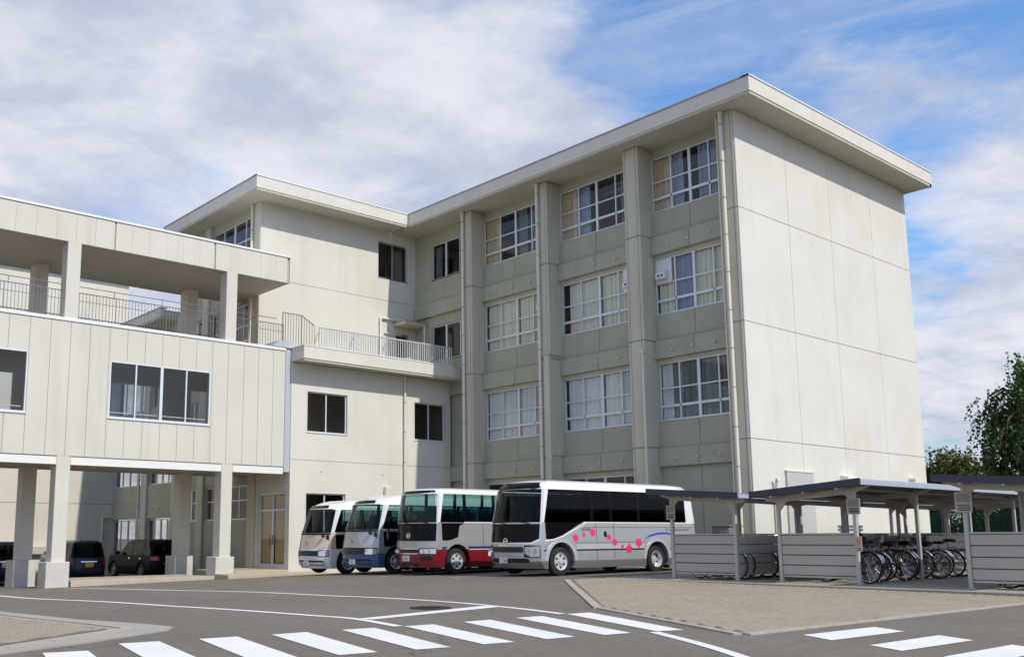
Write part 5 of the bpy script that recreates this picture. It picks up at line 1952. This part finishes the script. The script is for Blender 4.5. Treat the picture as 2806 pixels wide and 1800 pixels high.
mpv = dict(L=4.3, W=1.69, H=1.72, belt=1.0, hood=.8, rake=.75, tail=.16, fo=.75, wb=2.7, wr=.30, paint=P_cviolet, glass=G_car, doors=(.40, .74), lampz=(.62, .98), lampv=(.84, .985), pz=.80, pt=('500', '26-18'))
sil = dict(suv, L=4.2, W=1.69, H=1.50, paint=P_csilver)


def cz(x, y): return g(x, y)


car('parked_car', 'dark navy kei van with a yellow licence plate behind the corridor columns', (14.75, 41.25, cz(14.75, 41)), rad(90), kei)
car('parked_car', 'black estate car with red tail lamp beside the right corridor column', (18.05, 41.55, cz(18, 41)), rad(93), suv)
car('parked_car', 'dark violet people carrier half hidden by the left corridor columns', (11.75, 42.4, cz(11.7, 42)), rad(90), mpv)
car('parked_car', 'silver car glimpsed between the navy van and the black estate', (16.9, 48.0, cz(17, 48)), rad(90), sil)
# ------------------------------------------------------------------ bicycle shelters
M_plank = mat('grey_plank', (0.50, 0.455, 0.40), 0.6, var=.15, vscale=1.5, streak=.12)
M_post = mat('shelter_post', (0.53, 0.50, 0.455), 0.5, metal=.1, var=.1)
M_rooftop = mat('shelter_roof_sheet', (0.50, 0.54, 0.62), 0.4, metal=.35)
M_rooffas = mat('shelter_fascia', (0.035, 0.042, 0.065), 0.45, var=.15)
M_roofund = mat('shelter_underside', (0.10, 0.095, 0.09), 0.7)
SX0, SX1 = 20.32, 32.2


def shelter(label, y_open, y_back, n_bays=4):
    """lean-to cycle shelter along +x; the open side is high, the back side low and planked"""
    s = 1 if y_open > y_back else -1
    r = empty('bicycle_shelter', ((SX0 + SX1) / 2, (y_open + y_back) / 2, PLAT_Z))
    tag(r, label, 'shelter', 'bicycle shelters on the concrete base')
    zo, zb = 2.17, 2.03
    bx = [SX0 + (SX1 - SX0) * k / n_bays for k in range(n_bays + 1)]
    for x in bx:
        MB().cbox(x - .04, x + .04, y_open - .04, y_open + .04, PLAT_Z, zo - .02, .008).build('post', M_post, r)
        MB().cbox(x - .04, x + .04, y_back - .04, y_back + .04, PLAT_Z, zb - .02, .008).build('post', M_post, r)
        for yy in (y_open, y_back):
            pl = MB().cbox(x - .09, x + .09, yy - .09, yy + .09, PLAT_Z - .002, PLAT_Z + .012, .003).build('base_plate', M_alud, r)
            bo = MB()
            for (ax_, ay_) in ((-.065, -.065), (.065, -.065), (.065, .065), (-.065, .065)):
                bo.lathe([(.012, 0), (.012, .014)], (x + ax_, yy + ay_, PLAT_Z + .012), 'z', 6)
            bo.build('bolts', M_chrome, pl)
        MB().prism([(y_open + s * .35, zo + .00), (y_open + s * .35, zo + .02), (y_back - s * .3, zb - .01), (y_back - s * .3, zb - .10), (y_back, zb - .14), (y_open, zo - .13)], x - .03, x + .03, 'x').build('rafter', M_post, r)
        for (yy, zz, d) in ((y_back, zb - .12, s), (y_open, zo - .12, -s)):
            MB().prism([(yy + d * .035, zz), (yy + d * .22, zz + .02), (yy + d * .20, zz - .03), (yy + d * .035, zz - .22)], x - .025, x + .025, 'x').build('knee_bracket', M_post, r)
    # roof: ribbed sheet, dark verge boards, eave trims
    ya, yb = y_open + s * .38, y_back - s * .40
    za, zc = zo + .10, zb + .045
    m = MB()
    X0, X1 = SX0 - .52, SX1 + .4
    pts = []
    x = X0 + .03
    while x < X1:
        pts += [(x, 0), (x + .17, 0), (x + .185, .028), (x + .215, .028), (x + .23, 0)]
        x += .23
    n = len(pts)
    for (yy, zz) in ((ya, za), (yb, zc)):
        for up in (0, -.012):
            m.v += [(px_, yy, zz + dz + up + .02) for (px_, dz) in pts]
    for i in range(n - 1):
        m.f.append((i, i + 1, 2 * n + i + 1, 2 * n + i))
        m.f.append((n + i, n + i + 1, 3 * n + i + 1, 3 * n + i))
    m.build('roof_sheet', M_rooftop, r)
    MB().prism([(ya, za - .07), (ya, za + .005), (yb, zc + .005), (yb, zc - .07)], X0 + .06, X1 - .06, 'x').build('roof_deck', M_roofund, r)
    for (x0_, x1_) in ((X0, X0 + .045), (X1 - .045, X1)):
        MB().prism([(ya + s * .02, za - .085), (ya + s * .02, za + .065), (yb - s * .02, zc + .065), (yb - s * .02, zc - .085)], x0_, x1_, 'x').build('verge_board', M_rooffas, r)
    MB().cbox(X0 + .05, X1 - .05, min(ya, ya + s * .035), max(ya, ya + s * .035), za - .08, za + .05, .008).build('eave_trim', M_rooftop, r)
    MB().cbox(X0 + .05, X1 - .05, min(yb, yb - s * .03), max(yb, yb - s * .03), zc - .07, zc + .018, .008).build('eave_trim', M_rooftop, r)
    k = 0
    for t in (.2, .5, .8):
        yy, zz = ya + (yb - ya) * t, za + (zc - za) * t
        MB().box(X0 + .02, X1 - .1, yy - .025, yy + .025, zz - .12, zz - .07).build('purlin', M_post, r)
    # planked end facing the yard
    zt, z0 = 1.16, .27
    npl = 4
    h = (zt - z0) / npl
    y0, y1 = min(y_open, y_back) + .045, max(y_open, y_back) - .045

    def plank(x0_, x1_, ya_, yb_, za_, zb_):
        MB().cbox(x0_, x1_, ya_, yb_, za_ + .006, zb_ - .012, .006).build('plank', M_plank, r)
    for k in range(npl):
        plank(SX0 - .012, SX0 + .012, y0, y1, z0 + h * k, z0 + h * (k + 1))
    MB().cbox(SX0 - .025, SX0 + .025, y0, y1, zt, zt + .035, .006).build('top_rail', M_post, r)
    MB().cbox(SX0 - .02, SX0 + .02, y0, y1, z0 - .05, z0 - .012, .006).build('bottom_rail', M_post, r)
    MB().box(SX0 - .004, SX0 + .004, y0, y1, z0, zt).build('plank_backing', M_hole, r)
    for i in range(n_bays):
        for k in range(npl):
            plank(bx[i] + .045, bx[i + 1] - .045, y_back - .012, y_back + .012, z0 + h * k, z0 + h * (k + 1))
        MB().cbox(bx[i] + .045, bx[i + 1] - .045, y_back - .025, y_back + .025, zt, zt + .035, .006).build('top_rail', M_post, r)
        MB().cbox(bx[i] + .045, bx[i + 1] - .045, y_back - .02, y_back + .02, z0 - .05, z0 - .012, .006).build('bottom_rail', M_post, r)
    MB().tube([(SX0 + .5, y_back + s * .55, .42), (SX1 - .3, y_back + s * .55, .42)], .025, 8).build('wheel_rail', M_post, r)
    return r


shelter('bicycle shelter overlapping the rear of the silver minibus, farthest of the three', 14.95, 13.15)
shelter('middle bicycle shelter, open towards the viewer with parked bicycles showing', 10.2, 12.0)
shelter('bicycle shelter cut off by the right edge of the picture', 7.96, 6.16)

M_paper = mat('notice_paper', (0.50, 0.47, 0.41), 0.7, var=.2, vscale=12)
M_ink = mat('notice_ink', (0.06, 0.055, 0.05), .8)
M_inkp = mat('notice_photo', (0.34, 0.27, 0.24), .8, var=.4, vscale=25)
for (x, y, z, w, h, lab) in ((SX0 - .05, 14.95, 1.73, .26, .36, 'small paper notice on the post of the farthest shelter, beside the minibus'), (SX0 - .05, 10.2, 1.76, .30, .34, 'paper notice at the top of the middle shelter post'), (SX0 - .05, 7.96, 1.78, .32, .40, 'paper notice with dark lettering at the top of the right hand shelter post')):
    nb = empty('notice', (x, y, z))
    tag(nb, lab, 'notice', 'notices on the shelter posts')
    MB().cbox(-.008, .008, -w / 2, w / 2, -h / 2, h / 2, .003).build('board', M_paper, nb, local=True)
    MB().box(-.0105, -.0085, -w * .40, w * .40, -h * .02, h * .42).build('picture', M_inkp, nb, local=True)
    for k in range(4):
        MB().box(-.0105, -.0085, -w * .40, w * (.40 - .12 * (k % 2)), -h * (.13 + .09 * k) - .012, -h * (.13 + .09 * k) + .008).build('printed_line', M_ink, nb, local=True)
on = empty('notice', (SX0 - .055, 10.13, .96))
tag(on, 'white and orange notice tied low on the middle shelter post', 'notice', 'notices on the shelter posts')
MB().cbox(-.006, .006, -.07, .07, -.16, .16, .003).build('board', M_paper, on, local=True)
MB().box(-.0085, -.0065, -.05, .05, -.03, .12).build('picture', mat('notice_orange', (0.55, 0.30, 0.17), .7), on, local=True)
for k in range(2):
    MB().box(-.0085, -.0065, -.05, .05, -.10 - .04 * k, -.085 - .04 * k).build('printed_line', M_ink, on, local=True)

# ------------------------------------------------------------------ bicycles
M_bframe = {'black': mat('bike_black', (0.012, 0.012, 0.014), .3, coat=.5), 'silver': mat('bike_silver', (0.45, 0.46, 0.47), .3, metal=.8),
            'red': mat('bike_wine_red', (0.16, 0.01, 0.02), .3, coat=.5), 'navy': mat('bike_navy', (0.015, 0.02, 0.06), .3, coat=.5)}
M_spoke = mat('spoke_steel', (0.55, 0.56, 0.57), .3, metal=.9)
M_fender = mat('steel_fender', (0.60, 0.61, 0.62), .18, metal=.95)
BW = .345


def bicycle_meshes():
    D = {}
    m = MB().ring((0, 0, 0), BW - .018, .018, 'y', 36, 8)
    D['tyre'] = m.mesh('tyre', M_tyre, smooth=True)
    m = MB().ring((0, 0, 0), BW - .044, .011, 'y', 36, 6)
    D['rim'] = m.mesh('rim', M_fender, smooth=True)
    m = MB()
    for k in range(18):
        a = 2 * PI * k / 18
        b = a + (.35 if k % 2 else -.35)
        m.tube([(.02 * math.cos(b), .02 if k % 2 else -.02, .02 * math.sin(b)), ((BW - .05) * math.cos(a), 0, (BW - .05) * math.sin(a))], .0022, 4, caps=False)
    m.lathe([(.022, -.045), (.022, .045)], (0, 0, 0), 'y', 10)
    D['spokes'] = m.mesh('spokes', M_spoke)

    def fender(a0, a1):
        m = MB()
        n = 16
        for i in range(n + 1):
            t = a0 + (a1 - a0) * i / n
            for (rr, yy) in ((BW + .018, -.026), (BW + .032, -.014), (BW + .032, .014), (BW + .018, .026)):
                m.v.append((rr * math.cos(t), yy, rr * math.sin(t)))
            if i:
                for q in range(3):
                    m.f.append(((i - 1) * 4 + q, (i - 1) * 4 + q + 1, i * 4 + q + 1, i * 4 + q))
        m.tube([(0, .04, 0), ((BW + .02) * math.cos(a0 + .5), .03, (BW + .02) * math.sin(a0 + .5))], .004, 5)
        m.tube([(0, -.04, 0), ((BW + .02) * math.cos(a0 + .5), -.03, (BW + .02) * math.sin(a0 + .5))], .004, 5)
        return m.mesh('fender', M_fender, smooth=True)
    D['rear_fender'] = fender(rad(200) - PI * 0 - rad(55), rad(30))
    D['rear_fender'] = fender(rad(165), rad(20))
    D['front_fender'] = fender(rad(175), rad(35))
    for key, fm in M_bframe.items():
        m = MB()
        bb = (.44, 0, .29)
        st = (.30, 0, .78)
        hd0, hd1 = (.86, 0, .62), (.82, 0, .86)
        m.tube([bb, st], .016, 8)
        m.tube([bb, (.62, 0, .36), hd0], .02, 8)
        m.tube([(.39, 0, .46), (.62, 0, .47), (.845, 0, .72)], .016, 8)
        m.tube([hd0, hd1], .02, 8)
        for s in (-1, 1):
            m.tube([(0, s * .055, BW), (.40, s * .035, .29)], .010, 6)
            m.tube([(0, s * .055, BW), (.33, s * .02, .66)], .009, 6)
            m.tube([hd0, (.93, s * .045, .55), (1.07, s * .05, BW)], .012, 6)
        D['frame_' + key] = m.mesh('frame', fm, smooth=True)
    m = MB()
    m.tube([(.82, 0, .86), (.80, 0, 1.02)], .012, 8)
    m.tube([(.58, -.28, 1.02), (.72, -.27, 1.04), (.82, -.16, 1.05), (.80, 0, 1.03), (.82, .16, 1.05), (.72, .27, 1.04), (.58, .28, 1.02)], .011, 8)
    for s in (-1, 1): m.tube([(.70, s * .27, 1.04), (.56, s * .285, 1.02)], .017, 8)
    D['handlebar'] = m.mesh('handlebar', M_spoke, smooth=True)
    m = MB()
    m.v = []
    pts = [(-.13, .09), (-.10, .115), (-.02, .10), (.05, .05), (.14, .022)]
    top = [(x, w, .0 + (.02 if x < 0 else .0)) for x, w in pts]
    m.prism([(x, w) for x, w in pts] + [(x, -w) for x, w in reversed(pts)], .80, .865, 'z')
    for i, p in enumerate(m.v): m.v[i] = (p[0] + .29, p[1] * (1 if p[2] > .84 else .7), p[2])
    D['saddle'] = m.mesh('saddle', M_black, smooth=60)
    m = MB()
    for y in (-.07, 0, .07): m.tube([(-.18, y, .74), (.28, y, .74)], .006, 5)
    for s in (-1, 1): m.tube([(-.12, s * .07, .74), (0, s * .06, BW)], .006, 5)
    for x in (-.18, .05, .25): m.tube([(x, -.07, .74), (x, .07, .74)], .006, 5)
    D['rear_rack'] = m.mesh('rear_rack', M_spoke)
    m = MB()
    bx0, bx1, by, bz0, bz1 = .92, 1.20, .18, .78, 1.02
    for z in (bz0, bz0 + .06, bz0 + .12, bz0 + .18, bz1):
        e = (z - bz0) / (bz1 - bz0)
        X0, X1, Y = bx0 - .02 * e, bx1 + .05 * e, by * (.8 + .2 * e)
        m.tube([(X0, -Y, z), (X1, -Y, z), (X1, Y, z), (X0, Y, z), (X0, -Y, z)], .005, 4)
    for k in range(7):
        y = -by + 2 * by * k / 6
        m.tube([(bx1, y * .8, bz0), (bx1 + .05, y, bz1)], .003, 4)
        m.tube([(bx0, y * .8, bz0), (bx0 - .02, y, bz1)], .003, 4)
        m.tube([(bx0, y * .8, bz0), (bx1, y * .8, bz0)], .003, 4)
    for k in range(6):
        x = bx0 + (bx1 - bx0) * k / 5
        for s in (-1, 1): m.tube([(x, s * by * .8, bz0), (x + .05 * k / 5, s * by, bz1)], .003, 4)
    D['basket'] = m.mesh('basket', M_rail)
    m = MB()
    m.lathe([(.085, -.004), (.085, .004)], (.44, .055, .29), 'y', 20)
    m.tube([(.44, .07, .29), (.52, .08, .14)], .009, 6)
    m.box(.48, .57, .08, .16, .125, .15)
    m.tube([(.44, -.07, .29), (.36, -.08, .44)], .009, 6)
    m.box(.31, .40, -.16, -.08, .43, .455)
    m.box(.0, .44, .052, .062, .36, .376)
    m.box(.02, .44, .052, .062, .20, .215)
    D['crank'] = m.mesh('crank', M_grille)
    m = MB().tube([(.02, .06, BW), (-.10, .12, .02)], .009, 6)
    m.tube([(.02, -.06, BW), (-.10, -.12, .02)], .009, 6)
    D['kickstand'] = m.mesh('kickstand', M_spoke)
    m = MB().lathe([(.001, 0), (.018, .004), (.019, .010), (.001, .012)], (-.36, 0, .62), 'x', 12)
    D['reflector'] = m.mesh('reflector', M_redlens)
    return D


BM = bicycle_meshes()


M_bag = [mat('bag_black', (0.015, 0.015, 0.016), .8), mat('bag_grey', (0.09, 0.09, 0.10), .8), mat('bag_brown', (0.06, 0.035, 0.02), .8)]
BM['bag'] = [MB().cbox(.94, 1.22, -.16, .16, .80, 1.08, .06).mesh('bag', q, smooth=50) for q in M_bag]
_m = MB()
_m.lathe([(.035, -.04), (.045, .02), (.04, .05)], (1.02, 0, .74), 'x', 12)
BM['lamp'] = _m.mesh('lamp', M_lens, smooth=True)
_m = MB()
_m.ring((.02, 0, BW + .16), .10, .012, 'y', 18, 6)
BM['lock'] = _m.mesh('wire_lock', M_bframe['black'], smooth=True)
_m = MB()
for s_ in (-1, 1):
    _m.tube([(.80, s_ * .05, 1.03), (.93, s_ * .10, .93), (.86, s_ * .03, .72), (.6, s_ * .02, .5)], .004, 5)
BM['cables'] = _m.mesh('cables', M_black)
_rb = random.Random(91)


def bicycle(loc, heading, label, colour, sport=False, lean=0.0):
    b = empty('bicycle', loc, heading)
    b.rotation_euler = (lean, 0, heading)
    tag(b, label, 'bicycle', 'bicycles in the shelters')
    for (x, f) in ((0, 'rear_fender'), (1.07, 'front_fender')):
        w = link('wheel', BM['tyre'], b, (x, 0, BW), (0, _rb.uniform(0, 6), 0))
        link('rim', BM['rim'], w)
        link('spokes', BM['spokes'], w)
        if not sport:
            link('fender', BM[f], b, (x, 0, BW))
    link('frame', BM['frame_' + colour], b)
    parts = ['handlebar', 'saddle', 'crank', 'kickstand', 'reflector', 'lamp', 'cables']
    if not sport: parts += ['rear_rack', 'basket']
    if _rb.random() < .6: parts.append('lock')
    for k in parts:
        o = link(k if k != 'lock' else 'wire_lock', BM[k], b)
        if k == 'saddle': o.location.z = _rb.uniform(-.03, .07)
    if not sport and _rb.random() < .45:
        link('bag', _rb.choice(BM['bag']), b)
    return b


ORD = ['nearest the post', 'second from the post', 'third from the post', 'fourth from the post', 'fifth from the post', 'sixth from the post', 'seventh from the post', 'eighth from the post', 'ninth from the post', 'tenth from the post', 'eleventh from the post', 'twelfth from the post', 'last in the row']
CN = {'black': 'black', 'red': 'wine red', 'silver': 'silver', 'navy': 'dark blue'}
cols_ = ['black', 'red', 'silver', 'black', 'navy', 'silver', 'black', 'black', 'red', 'silver', 'navy', 'black', 'silver']
x = 20.85
for k in range(13):
    bicycle((x, 10.40 + _rb.uniform(-.18, .22), PLAT_Z + .004), rad(90) + _rb.uniform(-.2, .2), f'{CN[cols_[k]]} bicycle in the middle shelter, {ORD[k]}', cols_[k], sport=(k in (3, 7)), lean=_rb.uniform(-.09, .09))
    x += _rb.uniform(.28, .56)
for k in range(6):
    bicycle((20.7 + .45 * k + _rb.uniform(-.1, .1), 14.45 + _rb.uniform(-.15, .15), PLAT_Z + .004), rad(-90) + _rb.uniform(-.15, .15), f'{CN[cols_[k + 2]]} bicycle behind the planks of the farthest shelter, {ORD[k]}', cols_[k + 2], lean=_rb.uniform(-.07, .07))
for k in range(5):
    bicycle((20.75 + .5 * k + _rb.uniform(-.1, .1), 7.5 + _rb.uniform(-.15, .15), PLAT_Z + .004), rad(-90) + _rb.uniform(-.15, .15), f'{CN[cols_[k + 1]]} bicycle behind the planks of the right hand shelter, {ORD[k]}', cols_[k + 1], lean=_rb.uniform(-.07, .07))

# ------------------------------------------------------------------ small things at the foot of the school
ac = empty('utility_cabinet', (26.35, 17.35, g(26, 17.4)))
tag(ac, 'grey metal utility cabinet standing behind the silver minibus', 'cabinet')
M_cab = mat('cabinet_grey', (0.20, 0.20, 0.20), .55, var=.15)
MB().cbox(-.35, .35, -.3, .3, .05, 1.30, .015).build('case', M_cab, ac, local=True)
MB().cbox(-.38, .42, -.34, .34, 1.30, 1.34, .01).build('lid', M_cab, ac, local=True)
MB().cbox(-.365, -.348, -.25, .02, .2, 1.2, .004).build('door', mat('cabinet_door', (0.26, 0.26, 0.255), .5), ac, local=True)
MB().cbox(-.375, -.36, -.22, -.10, .95, 1.0, .004).build('louvre', M_hole, ac, local=True)
MB().box(-.3, .3, -.25, .25, 0, .05).build('plinth', M_ped, ac, local=True)
tb = empty('work_table', (27.0, 16.75, g(27, 16.8)))
tag(tb, 'low concrete washing bench beside the grey cabinet', 'bench')
MB().cbox(-.6, .6, -.35, .35, .78, .86, .012).build('top', mat('bench_concrete', (0.40, 0.39, 0.37), .8, var=.3, vscale=3), tb, local=True)
for x in (-.5, .5):
    MB().cbox(x - .06, x + .06, -.28, .28, 0, .78, .01).build('leg', M_ped, tb, local=True)
for (bx_, by_, lab) in ((34.3, 17.2, 'dark bench against the sunlit gable, seen through the middle shelter'),):
    be = empty('bench', (bx_, by_, g(30, 17.2)))
    tag(be, lab, 'bench')
    for k in range(4):
        MB().cbox(-.9, .9, -.2 + .1 * k, -.12 + .1 * k, 1.0, 1.04, .006).build('slat', M_rail, be, local=True)
    for k in range(2):
        MB().cbox(-.9, .9, .2, .23, 1.15 + .12 * k, 1.24 + .12 * k, .006).build('slat', M_rail, be, local=True)
    for x in (-.7, .7):
        MB().cbox(x - .03, x + .03, -.2, .23, 0, 1.0, .006).build('leg', M_rail, be, local=True)
        MB().cbox(x - .02, x + .02, .20, .24, 1.0, 1.36, .006).build('leg', M_rail, be, local=True)

# ------------------------------------------------------------------ trees, shrubs and the green net fence
def leaf_mat(name, c0, c1, c2):
    m = bpy.data.materials.new(name)
    nt, b = nodes_of(m)
    N, L = nt.nodes.new, nt.links.new
    geo = N('ShaderNodeNewGeometry')
    rp = N('ShaderNodeValToRGB')
    rp.color_ramp.elements[0].color = (*c0, 1)
    rp.color_ramp.elements[1].color = (*c2, 1)
    e = rp.color_ramp.elements.new(.5)
    e.color = (*c1, 1)
    L(geo.outputs['Random Per Island'], rp.inputs[0])
    L(rp.outputs[0], b.inputs['Base Color'])
    b.inputs['Roughness'].default_value = .55
    b.inputs['Specular IOR Level'].default_value = .3
    tr = N('ShaderNodeBsdfTranslucent')
    L(rp.outputs[0], tr.inputs[0])
    mx = N('ShaderNodeMixShader')
    mx.inputs[0].default_value = .3
    out = nt.nodes['Material Output']
    L(b.outputs[0], mx.inputs[1])
    L(tr.outputs[0], mx.inputs[2])
    L(mx.outputs[0], out.inputs[0])
    return m


LF_dark = leaf_mat('leaf_dark', (0.035, 0.072, 0.018), (0.07, 0.125, 0.03), (0.12, 0.19, 0.05))
LF_mid = leaf_mat('leaf_yellow_green', (0.05, 0.070, 0.014), (0.10, 0.12, 0.024), (0.17, 0.18, 0.04))
LF_blue = leaf_mat('leaf_hedge', (0.02, 0.05, 0.018), (0.04, 0.085, 0.028), (0.07, 0.125, 0.04))
M_bark = mat('bark', (0.075, 0.055, 0.04), .95, var=.5, vscale=6, bump=.6, bscale=25)


def leaves(m, p, n, spread, size, rnd, droop=0.0):
    for _ in range(n):
        d = Vector((rnd.gauss(0, 1), rnd.gauss(0, 1), rnd.gauss(0, 1)))
        q = Vector(p) + d * spread
        u = Vector((rnd.gauss(0, 1), rnd.gauss(0, 1), rnd.gauss(0, .6) - droop)).normalized()
        w = u.cross(Vector((rnd.gauss(0, 1), rnd.gauss(0, 1), rnd.gauss(0, 1)))).normalized()
        L_ = size * rnd.uniform(.7, 1.35)
        W_ = L_ * .36
        k = len(m.v)
        m.v += [tuple(q), tuple(q + u * L_ * .5 + w * W_), tuple(q + u * L_), tuple(q + u * L_ * .5 - w * W_)]
        m.f.append((k, k + 1, k + 2, k + 3))


def tree(name, label, loc, height, spread, seed, lm, cat='tree', weep=False, trunk_r=.16, n_limb=14, leaf=.14, dens=34, group=None, base=.3, trunk_frac=.85):
    rnd = random.Random(seed)
    t = empty(name, loc)
    tag(t, label, cat, group)
    tr = MB()
    top = Vector((rnd.uniform(-.2, .2), rnd.uniform(-.2, .2), height * trunk_frac))
    pth = [Vector((0, 0, -.2))] + [Vector((top.x * k / 5 + rnd.uniform(-.06, .06), top.y * k / 5 + rnd.uniform(-.06, .06), top.z * k / 5)) for k in range(1, 6)]
    tr.tube(pth, [trunk_r * (1.25 if k == 0 else 1 - .15 * k) for k in range(6)], 10)
    lf = MB()
    for i in range(n_limb):
        f = base + (1 - base) * (i + rnd.uniform(0, .8)) / n_limb
        z = top.z * f
        st = Vector((top.x * f, top.y * f, z))
        a = rnd.uniform(0, 2 * PI)
        L_ = spread * rnd.uniform(.65, 1.15) * (1.0 - .55 * max(0, f - .45) / .55)
        d = Vector((math.cos(a), math.sin(a), 0))
        if weep:
            P = [st, st + d * L_ * .45 + Vector((0, 0, height * .09)), st + d * L_ * .8 + Vector((0, 0, height * .05)), st + d * L_ - Vector((0, 0, height * .10))]
        else:
            up = rnd.uniform(.25, .6)
            P = [st, st + d * L_ * .5 + Vector((0, 0, L_ * up * .5)), st + d * L_ * .8 + Vector((rnd.uniform(-.2, .2), rnd.uniform(-.2, .2), L_ * up)), st + d * L_ + Vector((0, 0, L_ * up * 1.2))]
        tr.tube(P, [trunk_r * .34, trunk_r * .22, trunk_r * .12, trunk_r * .05], 6)
        for s in range(9 if weep else 8):
            u = rnd.uniform(.25, 1.05)
            k = min(2, int(u * 3))
            q = P[k].lerp(P[k + 1], min(1, u * 3 - k))
            q = q + Vector((rnd.gauss(0, .12), rnd.gauss(0, .12), rnd.gauss(0, .08))) * spread
            if weep:
                drop = rnd.uniform(.12, .34) * height
                for e in range(14):
                    w = e / 13
                    leaves(lf, (q.x + d.x * .15 * w + rnd.gauss(0, .03), q.y + d.y * .15 * w + rnd.gauss(0, .03), q.z - drop * w), max(2, int(dens / 9)), .07, leaf, rnd, droop=1.2)
                tr.tube([q, q + Vector((d.x * .15, d.y * .15, -drop))], .006, 4)
            else:
                leaves(lf, q, dens, spread * .13, leaf, rnd)
    tr.build('trunk', M_bark, t, smooth=True, local=True)
    lf.build('crown', lm, t, local=True)
    return t


tree('weeping_tree', 'tall weeping tree with hanging dark green branches at the right edge', (49.45, 16.3, -.1), 8.9, 2.7, 11, LF_dark, weep=True, trunk_r=.30, n_limb=34, leaf=.17, dens=27, base=.45, trunk_frac=.95)
tree('bushy_tree', 'small bushy yellow green tree just behind the corner of the gable', (52.8, 21.6, -.1), 5.9, 2.5, 23, LF_mid, trunk_r=.12, n_limb=22, leaf=.18, dens=55, base=.25, trunk_frac=.78, group='trees beyond the gable')
tree('bushy_tree', 'low round tree between the yellow green tree and the weeping tree', (56.5, 19.6, -.1), 4.9, 2.3, 29, LF_dark, trunk_r=.12, n_limb=18, leaf=.18, dens=50, base=.2, trunk_frac=.75, group='trees beyond the gable')
tree('bushy_tree', 'blue green tree behind the weeping tree at the right edge', (58.5, 17.0, -.1), 5.2, 2.6, 31, LF_blue, trunk_r=.12, n_limb=18, leaf=.2, dens=50, base=.2, trunk_frac=.75, group='trees beyond the gable')
HX = [(50.4, 21.4), (51.2, 19.6), (51.9, 17.8), (52.6, 16.0), (53.2, 14.2), (53.8, 12.4), (54.4, 10.4), (49.8, 23.4), (55, 8.4), (55.6, 6.4)]
for k, (x, y) in enumerate(HX):
    tree('hedge_shrub', ['dark green hedge shrub behind the net fence, below the yellow green tree', 'dark hedge shrub behind the net fence, left of the weeping trunk', 'dark hedge shrub behind the net fence, at the weeping trunk', 'dark hedge shrub behind the net fence, right of the weeping trunk', 'dark hedge shrub seen under the right hand shelter roof', 'dark hedge shrub beyond the right edge of the shelter planks', 'dark hedge shrub farther along to the right of the shelters', 'dark hedge shrub tucked behind the far gable corner', 'dark hedge shrub next to last towards the right', 'dark hedge shrub at the far right end of the hedge'][k],
         (x, y, -.1), 2.6, 1.25, 40 + k, LF_blue, cat='shrub', trunk_r=.06, n_limb=14, leaf=.17, dens=42, base=.08, trunk_frac=.8, group='hedge behind the net fence')

fn_ = empty('net_fence', (49.5, 17, 0))
tag(fn_, 'green mesh net fence on thin posts beyond the shelters', 'fence')
M_net = mat('green_net', (0.015, 0.075, 0.035), .8)
A_, B_ = Vector((47.6, 23.6, -.1)), Vector((52.2, 8.0, -.1))
n = 9
for k in range(n + 1):
    p = A_.lerp(B_, k / n)
    MB().tube([(p.x, p.y, -.2), (p.x, p.y, 2.3)], .03, 8).build('post', M_rail, fn_)
d_ = (B_ - A_)
for k in range(n):
    net = MB()
    p, q = A_.lerp(B_, k / n), A_.lerp(B_, (k + 1) / n)
    L_ = (q - p).length
    for i in range(int(L_ / .07)):
        c = p.lerp(q, i * .07 / L_)
        net.box(c.x - .012, c.x + .012, c.y - .012, c.y + .012, .05, 2.2)
    for i in range(32):
        z = .05 + i * .069
        net.tube([(p.x, p.y, z), (q.x, q.y, z)], .013, 4)
    net.build('net_panel', M_net, fn_)['kind'] = 'stuff'
